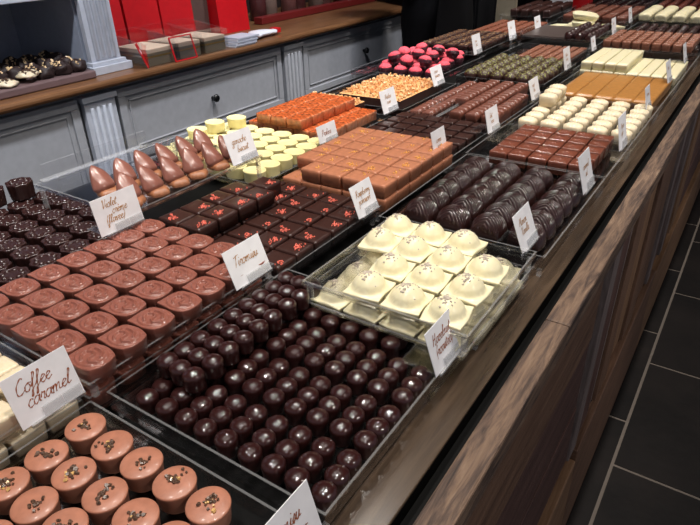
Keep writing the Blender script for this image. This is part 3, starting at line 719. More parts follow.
# =================================================================== MIDDLE TRAYS OF THE RAIL COLUMN
def marc_choc():
    def pos(u, v): return sq(.0285, .0236, .62)(u, v)
    def h(x, y):
        r = (abs(x / .0285) ** 2.6 + abs(y / .0275) ** 2.6) ** (1 / 2.6)
        z = .030 * math.sqrt(max(0, 1 - min(1, r) ** 2.2)) + .005
        return max(.008, z) + (.0015 * math.sin((y + .55 * abs(x) + .12 * x) * 1150) if r < .9 else 0)
    return MB().relief(pos, h, 56, levels=((0, .97), (.5, 1.0))).build('dark_oval_praline', dark_rib)
mc = [marc_choc()]
deck_tray(-0.465, -0.19, 0.765, 1.115, 'clear tray of dark ribbed oval pralines')
grid(mc, [-.238, -.300, -.361, -.422], rng(.832, 1.065, 6), F1 + .0003, 'dark ribbed oval praline', 'chocolate', 'dark ribbed oval pralines', rot=.08, jit=.001, xoff=lambda j: 0)
def peak_square():
    w_ = .0184
    def h(x, y):
        r = math.hypot(x, y); e = edge_round(w_, w_, .0025, .026)(x, y)
        return e + .0036 * math.exp(-(r / .0040) ** 2) + .0012 * math.exp(-((abs(x) - .008) / .0025) ** 2) * math.exp(-(y / .005) ** 2) + .0016 * math.exp(-((x * .6 + y + .006) / .0022) ** 2) * (abs(x) < .012)
    return MB().relief(sq(w_, w_, .05), h, 24, levels=((0, .97), (.85, 1.0))).build('peaked_milk_square', M_choc('glossy_milk_chocolate', (0.165, 0.050, 0.030), 0.28, 0.35))
pq = [peak_square()]
deck_tray(-0.47, -0.19, 1.12, 1.352, 'clear tray of glossy milk squares')
grid(pq, rng(-.246, -.406, 5), rng(1.152, 1.352 - .022, 5), F1 + .0035, 'glossy milk square with a peaked top', 'chocolate', 'glossy peaked milk squares', rot=.03)
def ivory_dome():
    def h(x, y):
        r = math.hypot(x / .0235, y / .019); return .019 + .011 * math.sqrt(max(0, 1 - min(1, r) ** 2)) + .0007 * math.sin(x * 900) * (r < .8)
    return MB().relief(sq(.0215, .0178, .75), h, 20, levels=((0, .94), (.8, 1.0))).build('ivory_dome_praline', ivory)
iv = [ivory_dome()]
deck_tray(-0.47, -0.19, 1.36, 1.655, 'clear tray of ivory domed pralines')
grid(iv, rng(-.222, -.432, 5), rng(1.392, 1.628, 6), F1 + .0035, 'ivory domed praline', 'chocolate', 'ivory domed pralines', rot=.06)
for k, (x, y) in enumerate([(-.425, 1.51), (-.428, 1.56), (-.432, 1.61)]):
    place(iv, x, y, F1 + .034, 'ivory domed praline stacked on top, %s from front' % ORD[k + 1], 'chocolate', 'ivory pralines on top')
def bar(wd, ln, hh, nm, mat, grooves=0):
    def h(x, y):
        z = edge_round(wd, ln, .0018 if not grooves else .008, hh)(x, y)
        return z - (.0045 * math.exp(-(((y + ln) % (2 * ln / grooves) - ln / grooves) / .0028) ** 2) if grooves else 0)
    return MB().relief(sq(wd, ln, .01), h, 8, 10 if not grooves else grooves * 12, levels=((0, .98), (.8, 1.0))).build(nm, mat)
cbar = [bar(.0235, .150, .026, 'caramel_bar', caramel)]
deck_tray(-0.48, -0.19, 1.665, 2.0, 'clear tray of flat caramel brown bars')
grid(cbar, [-.234, -.283, -.332, -.381, -.430], [1.825], F1 + .0003, 'flat caramel brown bar', 'chocolate', 'flat caramel brown bars', rot=.008, jit=.0004)
wb = [bar(.0155, .135, .0225, 'white_stick', white)]
wbar = wb
deck_tray(-0.50, -0.19, 2.005, 2.40, 'clear tray of long white chocolate sticks')
grid(wbar, rng(-.223, -.464, 8), [2.145], F1 + .0003, 'long white chocolate stick, lower layer', 'chocolate', 'long white sticks, lower layer', rot=.01)
grid(wbar, rng(-.361, -.463, 4), [2.15], F1 + .0235, 'long white chocolate stick, upper layer', 'chocolate', 'long white sticks, upper layer', rot=.02)
def small_cube(nm, mat, w_=.0158, hh=.027):
    return MB().relief(sq(w_, w_ * 1.1, .12), lambda x, y: edge_round(w_, w_ * 1.1, .004, hh)(x, y) + .001 * math.sin(x * 700), 10, levels=((0, .96), (.8, 1.0))).build(nm, mat)
milk_tan = M_choc('tan_cube_chocolate', (0.25, 0.095, 0.055), 0.36, 0.25)
sc = [small_cube('milk_cube', milk_tan, .0142, .026)]
deck_tray(-0.54, -0.19, 2.43, 2.77, 'clear tray of small milk cubes behind the white sticks')
grid(sc, rng(-.240, -.51, 9), rng(2.495, 2.74, 6), F1 + .012, 'small milk chocolate cube', 'chocolate', 'small milk cubes behind the white sticks', rot=.08)
# ---- far trays of the rail column
def ball(nm, mat, r=.017, k=.75):
    return MB().lathe([(r * .7, 0), (r * .95, r * .4), (r, r * .8)] + [(r * math.cos(a), r * .8 + r * k * math.sin(a)) for a in (.3, .6, .9, 1.2, 1.45)] + [(.0004, r * .8 + r * k)], n=18, mod=lambda th, r_, z: 1 + .05 * math.sin(3 * th + z * 200)).build(nm, mat)
dk = [ball('dark_round_praline', dark)]
deck_tray(-0.52, -0.19, 2.80, 3.10, 'clear tray of dark round pralines beyond the milk cubes')
grid(dk, rng(-.24, -.48, 7), rng(2.84, 3.06, 6), F1 + .0003, 'dark round praline', 'chocolate', 'dark round pralines beyond the milk cubes', rot=.5, jit=.003)
sv = [MB().relief(sq(.028, .021, .7), lambda x, y: .016 + .014 * math.sqrt(max(0, 1 - min(1, math.hypot(x / .03, y / .024)) ** 2)), 10).build('cream_oval_praline', white)]
tf = tray(-0.56, -0.18, 3.13, 3.52, .905, .912, 'raised clear tray of cream oval pralines far along the rail'); legs(tf, -0.56, -0.18, 3.13, 3.52, .905, .8665)
grid(sv, rng(-.225, -.51, 5), rng(3.17, 3.47, 6), .9053, 'cream oval praline far along the rail', 'chocolate', 'cream oval pralines far along the rail', rot=.2, jit=.003)
rd = [ball('reddish_praline', reddish, .018)]
deck_tray(-0.56, -0.19, 3.55, 3.98, 'farthest clear tray by the rail, of reddish pralines')
grid(rd, rng(-.23, -.52, 7), rng(3.6, 3.93, 7), F1 + .015, 'reddish round praline', 'chocolate', 'reddish pralines at the far end', rot=.5, jit=.003)

# =================================================================== MIDDLE COLUMN, FURTHER BACK
deck_tray(-0.745, -0.4925, 1.11, 1.345, 'clear tray of small dark squares', rim=.893)
def small_square():
    w_ = .0171
    return MB().relief(sq(w_, w_, .03), lambda x, y: edge_round(w_, w_, .0018, .0195)(x, y) + (.0012 * math.exp(-(math.hypot(x - .004, y) / .003) ** 2)), 14, levels=((0, .97), (.8, 1.0))).build('small_dark_square', dark2)
sq2 = [small_square()]
grid(sq2, rng(-.522, -.722, 6), rng(1.14, 1.32, 5), F1 + .0003, 'small flat dark square', 'chocolate', 'small flat dark squares', rot=.04, jit=.001)
milk_log = M_choc('log_milk_chocolate', (0.155, 0.05, 0.032), 0.4, 0.15)
deck_tray(-0.745, -0.4925, 1.355, 1.735, 'clear tray of grooved milk logs', rim=.890)
lg = [bar(.0160, .060, .030, 'grooved_milk_log', milk_log, 5)]
grid(lg, [-.522, -.5645, -.607, -.6495], [1.425, 1.552, 1.672], F1 + .0005, 'grooved milk log', 'chocolate', 'grooved milk logs', rot=.015, skip=lambda i, j: (j == 2 and i == 0) or (i == 3 and j == 0))
lg2 = [bar(.0142, .060, .017, 'low_milk_log', milk_log, 5)]
grid(lg2, [-.689, -.7235], [1.43, 1.56, 1.682], F1 + .0003, 'low milk log under the clear lid', 'chocolate', 'low milk logs under the clear lid', rot=.02)
ld = empty('tray_cover', (-0.742, 1.36, .8925)); tag(ld, 'clear lid over the low milk logs', 'cover')
MB().box(0, .085, 0, .30, .0, .002, 0).build('pane', [acryl, acryl_edge], ld)
MB().box(.0853, .0875, 0, .30, -.004, .002, 1).build('lip', [acryl, acryl_edge], ld)
def green_truffle():
    b = bmesh.new(); bmesh.ops.create_icosphere(b, subdivisions=3, radius=.0208)
    for v in b.verts:
        n_ = noise.noise(v.co * 160); v.co *= 1 + .08 * n_
        v.co.z = max(v.co.z * .95, -.0165) + .0165
    me = bpy.data.meshes.new('green_speckled_truffle'); b.to_mesh(me); b.free()
    for p in me.polygons: p.use_smooth = True
    # dark shell below, pistachio dust above
    me.materials.append(green); me.materials.append(dark2)
    for p in me.polygons: p.material_index = 1 if p.center.z < .024 else 0
    o = bpy.data.objects.new('green_speckled_truffle', me); C.objects.link(o); return o
gt = [green_truffle()]
deck_tray(-0.79, -0.515, 1.765, 2.105, 'clear tray of green-dusted truffles')
grid(gt, rng(-.546, -.755, 6), rng(1.80, 2.07, 7), F1 + .004, 'green-dusted round truffle', 'chocolate', 'green-dusted truffles', rot=3, jit=.002)
mr = [small_cube('ridged_milk_piece', milk_tan, .0118, .021)]
deck_tray(-0.80, -0.545, 2.12, 2.40, 'clear tray of small ridged milk pieces')
grid(mr, rng(-.565, -.715, 6), rng(2.15, 2.36, 8), F1 + .004, 'small ridged milk piece', 'chocolate', 'small ridged milk pieces', rot=.1)
# raised pair of trays beyond
tq = tray(-0.86, -0.545, 2.405, 2.735, .918, .924, 'raised clear tray with a dark box and dark berries shapes'.replace(' shapes', '')); legs(tq, -0.86, -0.545, 2.405, 2.735, .918, .8625)
lidm = M_plain('dull_lid', (0.085, 0.065, 0.06), 0.3)
o = MB().box(0, .17, 0, .26, 0, .010).build('dull_brown_lid', lidm, loc=(-.815, 2.43, .9183), bevel=.003); tag(o, 'flat dull brown slab beside the dark berries', 'chocolate slab')
db = [ball('dark_berry_chocolate', dark, .016, 1.1)]
grid(db, rng(-.563, -.64, 3), rng(2.43, 2.70, 7), .9183, 'glossy dark berry-shaped chocolate', 'chocolate', 'dark berry-shaped chocolates', rot=1, jit=.002)
deck_tray(-0.86, -0.545, 2.745, 3.02, 'clear tray of folded white chocolate slabs')
def white_slab(nm, w_, d_, hh):
    return MB().relief(sq(w_, d_, .5), lambda x, y: hh * (.7 + .3 * math.cos(x / w_ * 1.4)) + .002 * noise.noise(Vector((x * 40, y * 40, 1))), 14).build(nm, white)
ws = white_slab('white_chocolate_slab', .055, .045, .022)
tag(ws, 'large white chocolate slab lying tilted on top of the pile', 'chocolate slab', 'white chocolate slabs'); ws.location = (-.70, 2.88, .936); ws.rotation_euler = (.06, .12, .3); USED.add(ws)
for k, (x, y, z) in enumerate([(-.79, 2.86, .885), (-.66, 2.84, .885), (-.60, 2.93, .885), (-.73, 2.96, .885), (-.70, 2.87, .909)]):
    c = copy_tree(ws); c.location = (x, y, z); c.rotation_euler = (0, 0, .4 * k)
    tag(c, 'white chocolate slab in the far pile, %s from the wall side' % ORD[k + 1], 'chocolate slab', 'white chocolate slabs')
deck_tray(-0.88, -0.56, 3.10, 3.58, 'clear tray of chunky milk cubes in the far middle')
bc = [small_cube('chunky_milk_cube', M_choc('brown_milk_chocolate', (0.19, 0.065, 0.042), .35, .2), .0200, .034)]
grid(bc, rng(-.60, -.84, 5), rng(3.14, 3.54, 8), F1 + .003, 'chunky milk cube in the far middle', 'chocolate', 'chunky milk cubes far back', rot=.15)
deck_tray(-0.9, -0.58, 3.6, 4.1, 'farthest clear tray in the middle, of dark pieces')
grid(dk, rng(-.61, -.86, 6), rng(3.64, 4.05, 8), F1 + .0003, 'dark round praline in the farthest middle tray', 'chocolate', 'dark pralines in the farthest middle tray', rot=.5, jit=.003)
# wall column further back
deck_tray(-1.14, -0.87, 2.15, 2.52, 'clear tray of nut-sprinkled dark squares')
def nut_square():
    o = MB().relief(sq(.021, .021, .1), edge_round(.021, .021, .003, .026), 8).build('nut_sprinkled_square', dark2)
    c = MB()
    for k in range(14): c.chip(random.uniform(-.015, .015), random.uniform(-.015, .015), .0268, random.uniform(.0016, .003), 0, .6)
    c.build('nut_topping', M_choc('chopped_nut', (.30, .17, .08), .5, .1, var=.4), o)['kind'] = 'stuff'; return o
nq = [nut_square() for _ in range(3)]
grid(nq, rng(-.90, -1.10, 5), rng(2.18, 2.49, 8), F1 + .012, 'nut-sprinkled dark square', 'chocolate', 'nut-sprinkled dark squares', rot=.1)
deck_tray(-1.10, -0.865, 2.56, 2.95, 'clear tray of milk cubes beside the dark tray')
grid([small_cube('milk_brown_cube', milk, .0165, .025)], rng(-.885, -1.07, 5), rng(2.60, 2.90, 8), F1 + .003, 'milk brown cube behind the nut squares', 'chocolate', 'milk cubes behind the nut squares', rot=.1)
tr = tray(-1.14, -0.90, 3.02, 3.5, .905, .913, 'raised clear tray of dark bars, far left'.replace(', far left', ' far from the rail')); legs(tr, -1.14, -0.90, 3.02, 3.5, .905, .8625)
dbar = [bar(.017, .09, .034, 'dark_bar', dark2, 4)]
grid(dbar, rng(-.925, -1.085, 4), [3.15, 3.36], .9053, 'long dark bar on the raised tray', 'chocolate', 'long dark bars', rot=.02)
o = empty('black_cabinet', (-1.64, 3.00, 0)); tag(o, 'tall plain black cabinet behind the counter past the person in black', 'cabinet')
MB().box(0, .38, 0, .46, 0, 1.8).build('cabinet_body', black_cloth, o); MB().box(.3803, .392, .01, .225, .06, 1.78).build('door', black_cloth, o); MB().box(.3803, .392, .235, .45, .06, 1.78).build('door', black_cloth, o)
bx = MB().box(0, .10, 0, .02, 0, .16).build('olive_sign_board', olive, loc=(-1.19, 3.10, DECK + .0005)); tag(bx, 'plain olive board standing behind the dark bars', 'board')
rb = MB().box(0, .14, 0, .09, 0, .06).build('red_gift_box', red_m, loc=(-1.05, 3.78, DECK + .001), bevel=.002); tag(rb, 'red gift box at the far end of the counter', 'box')
rb = MB().box(0, .10, 0, .09, 0, .07).build('white_gift_box', white_paper, loc=(-1.08, 3.62, DECK + .001), bevel=.002); tag(rb, 'white gift box before the red one at the far end', 'box')

# =================================================================== NAME CARDS  (x, y, z of the lower left corner)
def card(x, y, h, wd, ht, lean, lines, label, colour=None, **k):
    hl = 'clear holder gripping the ' + k.pop('hl')
    name_card(x / 100, y / 100, h2z(h), wd / 100, ht / 100, lean / 100, lines, label, hl, colour, **k)
card(-48.6, 16.6, .4005, 6.5, 5.2, 1.3, [('Coffee', .12, .60, .7), ('caramel', .2, .31, .74)], 'large white card handwritten Coffee caramel in brown ink', ink, hl='Coffee caramel card', s=.0070)
card(-19.4, 16.9, .4145, 6.7, 5.4, 1.4, [('Tiramisu', .16, .64, .76), ('choco', .42, .34, .42)], 'white card cut off by the bottom edge, handwriting ending in misu', ink, hl='card beside the nib-topped truffles, cut off below', s=.0058)
card(-71.5, 42.8, .3750, 7.4, 5.3, .9, [('Violet', .2, .70, .55), ('cr`eme', .38, .49, .42), ('(flavee)', .2, .28, .65)], 'white card handwritten Violet above the rosy embossed chocolates', ink_gold, hl='Violet card', s=.0055)
card(-72.0, 70.4, .3595, 6.5, 5.2, 1.7, [('ganache', .2, .62, .65), ('biscuit', .32, .36, .5)], 'white card handwritten ganache biscuit beside the dipped cones', ink_gold, hl='ganache biscuit card', s=.0055)
card(-47.8, 44.5, .3955, 6.7, 4.8, 1.8, [('Tiramisu', .16, .52, .7)], 'white card handwritten Tiramisu above the dark three-domed chocolates', ink_gold, hl='Tiramisu card', s=.0062)
card(-20.3, 44.8, .4145, 5.7, 4.9, 1.6, [('Hazelnut', .16, .62, .76), ('(roasted)', .2, .36, .72)], 'white card handwritten Hazelnut roasted before the white truffles', ink, hl='Hazelnut card', s=.0056)
card(-48.0, 73.0, .4145, 6.0, 5.0, 1.9, [('Raspberry', .16, .62, .7), ('parasoir', .2, .38, .66)], 'white card handwritten Raspberry before the tan crumb squares', ink_gold, hl='Raspberry card')
card(-21.8, 75.0, .4145, 6.5, 5.3, 2.1, [('Manon', .22, .64, .5), ('Vanille', .24, .40, .5)], 'white card with two short brown words before the dark oval pralines', ink_gold, hl='card before the dark oval pralines')
card(-20.2, 100.5, .4145, 6.9, 6.3, 1.9, [('caramel', .28, .58, .5), ('sel', .4, .38, .3)], 'white card before the glossy milk squares', ink_gold, hl='card before the glossy milk squares')
card(-75.3, 99.8, .4115, 6.8, 3.6, .9, [('Praline', .2, .38, .62)], 'small white card handwritten Praline between orange cubes and tan squares', ink, hl='Praline card', s=.006)
card(-75.5, 127.0, .4145, 7.2, 5.4, 1.5, [('Praline', .28, .6, .5), ('noir', .36, .38, .35)], 'white card before the nut-covered slab', ink_gold, hl='card before the nut-covered slab')
card(-77.5, 158.5, .4145, 7.0, 5.1, 1.7, [('coeur', .28, .65, .5), ('passion', .28, .42, .5)], 'white card before the pink hearts', ink_gold, hl='card before the pink hearts')
card(-49.4, 102.9, .4145, 5.8, 5.7, 1.3, [('carre', .28, .58, .5), ('noir', .32, .38, .4)], 'white card standing before the small dark squares', ink_gold, hl='card before the small dark squares')
card(-47.2, 124.5, .4145, 6.8, 5.0, 1.2, [('lait', .3, .6, .4), ('noix', .35, .36, .4)], 'white card standing before the ivory domed pralines, by the milk logs', ink_gold, hl='card by the milk logs')
card(-48.1, 156.0, .4145, 7.0, 5.0, 1.5, [('vert', .3, .6, .4), ('the', .35, .36, .3)], 'white card standing between green-dusted truffles and ivory pralines', ink_gold, hl='card by the green-dusted truffles')
card(-86.2, 207.0, .4145, 7.2, 6.4, 1.5, [('noix', .3, .6, .4), ('lait', .35, .4, .3)], 'white card by the nut-sprinkled squares, beyond the pink hearts', ink_gold, hl='card by the nut-sprinkled squares')
card(-85.5, 240.0, .4145, 7.6, 6.6, 1.7, [('lait', .3, .6, .4)], 'white card by the milk cubes behind the nut squares', ink_gold, hl='card by the farther milk cubes')
card(-82.6, 262.0, .4145, 7.4, 6.0, 1.4, [('blanc', .3, .6, .4)], 'white card left of the folded white chocolate slabs'.replace(' left of', ' beside'), ink_gold, hl='card beside the white slabs')
card(-51.2, 195.5, .4145, 6.8, 6.3, 1.4, [('blanc', .3, .6, .5), ('noir', .35, .4, .3)], 'white card beside the long white sticks and ridged milk pieces', ink_gold, hl='card beside the white sticks')
card(-51.9, 230.5, .4145, 5.6, 4.5, 1.1, [('lait', .3, .6, .4)], 'white card standing behind the upper white sticks', ink_gold, hl='card behind the white sticks')
card(-53.6, 268.0, .4145, 7.0, 6.0, 1.3, [('lait', .3, .6, .4)], 'white card standing behind the small milk cubes', ink_gold, hl='card behind the milk cubes')
card(-54.5, 303.0, .4145, 6.5, 6.0, 1.3, [('creme', .3, .6, .5)], 'white card before the cream oval pralines far back', ink_gold, hl='card before the cream oval pralines')
card(-20.0, 126.2, .4145, 6.7, 6.6, 1.4, [('Manon', .28, .6, .5), ('cafe', .3, .4, .4)], 'white card at the rail before the ivory domed pralines', ink_gold, hl='card at the rail by the ivory pralines')
card(-21.3, 160.5, .4145, 5.6, 5.0, 1.2, [('caramel', .28, .58, .5)], 'white card at the rail before the caramel brown bars', ink_gold, hl='card at the rail by the caramel bars')
card(-21.3, 191.0, .4145, 7.0, 5.6, 1.6, [('blanc', .3, .6, .4)], 'white card at the rail before the long white sticks', ink_gold, hl='card at the rail by the white sticks')
card(-21.5, 222.5, .4145, 6.0, 5.5, 1.4, [('lait', .3, .6, .4)], 'white card at the rail before the small milk cubes', ink_gold, hl='card at the rail by the milk cubes')

# =================================================================== THINGS ON THE WORKTOP
brd = MB().box(0, .28, 0, .86, 0, .022).build('mauve_serving_board', mauve_board, loc=(-1.975, .275, WT + .0003), bevel=.004); tag(brd, 'flat mauve brown board carrying nut clusters on the worktop', 'board')
def cluster(nm, mat, nm2, m2, r, n, sd, flat=.6):
    random.seed(sd); b = bmesh.new(); bmesh.ops.create_icosphere(b, subdivisions=3, radius=r)
    for v in b.verts:
        v.co *= 1 + .35 * noise.noise(v.co * 60 + Vector((sd, 0, 0))); v.co.z = max(v.co.z * flat, -.4 * r * flat / .6) + .4 * r * flat / .6
    me = bpy.data.meshes.new(nm); b.to_mesh(me); b.free(); me.materials.append(mat)
    for p in me.polygons: p.use_smooth = True
    o = bpy.data.objects.new(nm, me); C.objects.link(o)
    c = MB()
    for k in range(n):
        a = random.random() * 6.28; rr = r * random.uniform(.1, .85); c.chip(rr * math.cos(a), rr * math.sin(a), r * (.95 - .45 * (rr / r) ** 2) * flat / .6, random.uniform(.003, .0065), 0, .7)
    c.build(nm2, m2, o)['kind'] = 'stuff'; return o
matt_dark = M_choc('matt_dark_chocolate', (0.022, 0.009, 0.008), 0.6, 0.0, bs=1.0)
cl = [cluster('dark_nut_cluster', matt_dark, 'nut_topping', pale_nut, .026, 7, s, .85) for s in (1, 2, 3)]
for j, y in enumerate(rng(.83, 1.105, 6)):
    for i, x in enumerate((-1.735, -1.79, -1.845, -1.90)):
        if (i == 0 and j < 3): continue
        place(cl, x, y, WT + .0225 + .008 * (i > 1), 'dark nut cluster on the mauve board, %s from the pilaster, %s from front edge' % (ORD[6 - j], ORD[i + 1]), 'chocolate', 'dark nut clusters on the mauve board', rot=3, jit=.002)
wcl = [cluster('white_nut_cluster', ivory, 'nut_topping', nib, .030, 18, 5, .35)]
for k, (x, y, tl) in enumerate([(-1.735, .945, .5), (-1.735, .875, .1), (-1.74, .80, .1)]):
    place(wcl, x, y, WT + .024 + .012 * (tl > .2), 'white nut cluster on the mauve board, %s from the pilaster' % ORD[k + 1], 'chocolate', 'white nut clusters on the mauve board', rot=3)
def gift_bag(y, wd, dp, ht, label, tiltz=0, x=-1.97):
    g = empty('red_gift_bag', (x, y, WT), tiltz); tag(g, label, 'bag', 'red gift bags on the worktop')
    m = MB(); hw = wd / 2
    lo = [(-dp / 2, -hw, 0), (dp / 2, -hw, 0), (dp / 2, hw, 0), (-dp / 2, hw, 0)]; md = [(-dp / 2 * .8, -hw, ht * .5), (dp / 2 * .8, -hw, ht * .5), (dp / 2 * .8, hw, ht * .5), (-dp / 2 * .8, hw, ht * .5)]
    hi = [(-dp / 2 * .35, -hw, ht), (dp / 2 * .35, -hw, ht), (dp / 2 * .35, hw, ht), (-dp / 2 * .35, hw, ht)]
    m.loft([lo, md, hi], smooth=False); m.build('bag_body', red_m, g)
    for sx in (-1, 1):
        MB().tube([(sx * dp * .18, -wd * .2, ht - .02), (sx * dp * .2, -wd * .18, ht + .05), (sx * dp * .2, 0, ht + .085), (sx * dp * .2, wd * .18, ht + .05), (sx * dp * .18, wd * .2, ht - .02)], .002, 6).build('handle', red_m, g)
gift_bag(1.39, .12, .08, .34, 'narrow red gift bag next to the fluted pilaster')
gift_bag(1.535, .155, .08, .36, 'red gift bag second from the pilaster', .03)
gift_bag(1.70, .155, .08, .36, 'red gift bag third from the pilaster, before the brown board', -.02)
gift_bag(2.0, .17, .09, .33, 'red gift bag past the brown board, by the white papers', -.05)
o = MB().box(0, .02, 0, .12, 0, .30).build('brown_panel', M_plain('brown_board', (0.10, 0.06, 0.05), .5), loc=(-2.0, 1.785, WT)); tag(o, 'grey brown board standing between two red bags', 'board')
o = MB().box(-2.598, -2.33, 1.27, 4.2, 0, 2.2).build('dark_back_cupboard', dark_grey); tag(o, 'dark cupboard front behind the worktop', 'cupboard')
for k in range(10):
    y = 2.20 + .115 * k
    jar = empty('glass_jar', (-2.1 + .03 * (k % 2), y, WT)); tag(jar, 'dim dark jar at the back of the worktop, %s from the red bags' % ORD[k + 1], 'jar', 'dim jars at the back of the worktop')
    MB().lathe([(.036, 0), (.040, .004), (.040, .10), (.030, .125), (.028, .13)], n=20).build('jar_body', M_plain('jar_tone_%d' % (k % 3), ((0.13, .05, .045), (.07, .02, .02), (.17, .11, .09))[k % 3], .25) if k < 3 else bpy.data.materials['jar_tone_%d' % (k % 3)], jar)
    MB().lathe([(.031, .1302), (.032, .133), (.032, .148), (.029, .15), (.001, .15)], n=20).build('lid', dark_red, jar)
o = MB().box(0, .05, 0, 1.0, 0, .03).build('red_ribbon_box', dark_red, loc=(-2.0, 2.20, WT + .0003), bevel=.003); tag(o, 'long low dark red box before the dim jars', 'box')
def holder(y, wd, label, px=-1.665):
    g = empty('brochure_holder', (px, y, WT + .0003)); tag(g, label, 'brochure holder', 'clear brochure holders on the worktop')
    a = MB(); a.box(0, .0025, 0, wd, 0.0, .072, 0, 1); a.build('front_pane', [acryl, acryl_edge], g)
    b2 = MB(); b2.box(-.18, -.1775, 0, wd, 0, .10, 0, 1); b2.build('back_pane', [acryl, acryl_edge], g)
    for yy in (0, wd - .0025):
        s_ = MB(); s_.add([(-.177, yy, 0), (-.0005, yy, 0), (-.0005, yy, .070), (-.177, yy, .095), (-.177, yy + .0025, 0), (-.0005, yy + .0025, 0), (-.0005, yy + .0025, .070), (-.177, yy + .0025, .095)],
              [(0, 1, 2, 3), (7, 6, 5, 4), (0, 4, 5, 1), (1, 5, 6, 2), (2, 6, 7, 3), (3, 7, 4, 0)], [0, 0, 0, 0, 1, 0]); s_.build('side_pane', [acryl, acryl_edge], g)
for k, (y, wd) in enumerate(((1.31, .125), (1.445, .11), (1.565, .115))):
    holder(y, wd, 'clear brochure holder, %s from the fluted pilaster' % ORD[k + 1])
    p = MB(); p.box(0, .155, 0, wd - .012, 0, .026, 1); p.box(0, .1552, -.0002, wd - .0118, .0262, .031, 2); p.box(0, .155, 0, wd - .012, .0312, .040, 1); p.box(0, .155, 0, wd - .012, .0402, .052, 0)
    o = p.build('paper_stack', [paper, olive, gold_m], loc=(-1.828, y + .006, WT + .0006)); tag(o, 'cream paper stack with a gold band in the %s brochure holder' % ORD[k + 1], 'paper stack', 'paper stacks in the brochure holders')
lf = MB(); lf.box(0, .0015, 0, .035, 0, .080); lf.box(.0016, .0020, .011, .015, .045, .060, 1); lf.box(.0016, .0020, .019, .023, .045, .060, 1)
o = lf.build('red_leaflet', [red_m, white_paper], loc=(-1.655, 1.297, WT + .001)); o.rotation_euler = (0, -.35, .75); tag(o, 'small red leaflet leaning by the pilaster foot', 'leaflet')
fr = MB()
for q in ((0, .004, 0, .10, 0, .004), (0, .004, 0, .004, .0042, .075), (0, .004, .096, .10, .0042, .075), (0, .004, 0, .10, .0752, .079)): fr.box(*q)
g = empty('red_framed_stand', (-1.652, 1.41, WT + .0005), .0); g.rotation_euler = (0, -.25, 0); tag(g, 'red framed clear stand leaning before the middle paper stack', 'stand')
fr.build('red_frame', red_m, g); MB().box(.001, .003, .0042, .0958, .0042, .075).build('pane', acryl, g)
pf = MB()
for k in range(6): pf.box(-.002 * k, .08 + .003 * (k % 2), .004 * k, .115 + .004 * k, .0052 * k, .0052 * k + .0048, k % 2)
o = pf.build('folded_paper_pile', [white_paper, M_plain('bluish_paper', (.5, .53, .62), .5)], loc=(-1.73, 1.70, WT + .0003)); tag(o, 'crumpled pile of white and bluish papers on the worktop edge', 'paper pile')
bagm = MB(); rings = []
for k in range(9):
    t = k / 8; wv = .035 * math.sin(PI * (.12 + .8 * t)) + .012
    rings.append([(.9 * wv * math.cos(a) + .01 * math.sin(9 * t), .17 * t, .014 + .012 * math.sin(a) * math.sin(PI * (.15 + .7 * t)) + .0015 * math.sin(20 * t)) for a in [2 * PI * q / 12 for q in range(12)]])
bagm.loft(rings); o = bagm.build('white_paper_bag', white_paper, loc=(-1.73, 1.845, WT + .001)); tag(o, 'flat white paper bag lying on the worktop beyond the papers', 'paper bag')
lb = MB().box(-.02, .02, 0, .025, 0, .02).build('red_sticker_end', red_m, o, loc=(0, .172, .004), bevel=.003)

# =================================================================== PERSON IN BLACK BEHIND THE COUNTER
def skin_fig(name, pts, edges, root, mat, parent=None, sub=2, loc=(0, 0, 0)):
    me = bpy.data.meshes.new(name); me.from_pydata([p[:3] for p in pts], edges, [])
    o = bpy.data.objects.new(name, me); C.objects.link(o); o.location = loc
    if parent: o.parent = parent
    md = o.modifiers.new('skin', 'SKIN')
    for i, p in enumerate(pts):
        r = p[3]; me.skin_vertices[0].data[i].radius = r if isinstance(r, tuple) else (r, r)
    me.skin_vertices[0].data[root].use_root = True
    md.use_smooth_shade = True
    s_ = o.modifiers.new('sub', 'SUBSURF'); s_.levels = sub; s_.render_levels = sub
    me.materials.append(mat); return o
# local: +x faces the counter
P = [(0, 0, .93, (.13, .17)), (0, 0, 1.08, (.11, .15)), (0, 0, 1.25, (.12, .165)), (0, 0, 1.38, (.10, .15)), (0, 0, 1.47, .055), (.005, 0, 1.55, .055), (.012, 0, 1.61, (.085, .070)), (.008, 0, 1.68, (.108, .088)), (.0, 0, 1.76, (.075, .065)),
     (0, .10, .86, .095), (.01, .11, .50, .058), (-.01, .11, .10, .042), (.10, .12, .04, .04),
     (0, -.10, .86, .095), (.01, -.11, .50, .058), (-.01, -.11, .10, .042), (.10, -.12, .04, .04),
     (0, .185, 1.38, .058), (.0, .235, 1.13, .045), (.17, .15, 1.33, .034), (.20, .07, 1.38, .03),
     (0, -.185, 1.38, .058), (.0, -.235, 1.13, .045), (.17, -.15, 1.36, .034), (.20, -.06, 1.41, .03)]
E = [(0, 1), (1, 2), (2, 3), (3, 4), (4, 5), (5, 6), (6, 7), (7, 8), (0, 9), (9, 10), (10, 11), (11, 12), (0, 13), (13, 14), (14, 15), (15, 16), (3, 17), (17, 18), (18, 19), (19, 20), (3, 21), (21, 22), (22, 23), (23, 24)]
bodym, nt, b = nodes('person_skin_and_black_clothes'); setc(b, (0.003, 0.003, 0.004), 0.9); b.inputs['Specular IOR Level'].default_value = .1
black_cloth.node_tree.nodes['Principled BSDF'].inputs['Specular IOR Level'].default_value = .1
tc = nt.nodes.new('ShaderNodeTexCoord'); sx = nt.nodes.new('ShaderNodeSeparateXYZ'); nt.links.new(tc.outputs['Object'], sx.inputs[0])
g1 = nt.nodes.new('ShaderNodeMath'); g1.operation = 'GREATER_THAN'; g1.inputs[1].default_value = 1.47; nt.links.new(sx.outputs[2], g1.inputs[0])
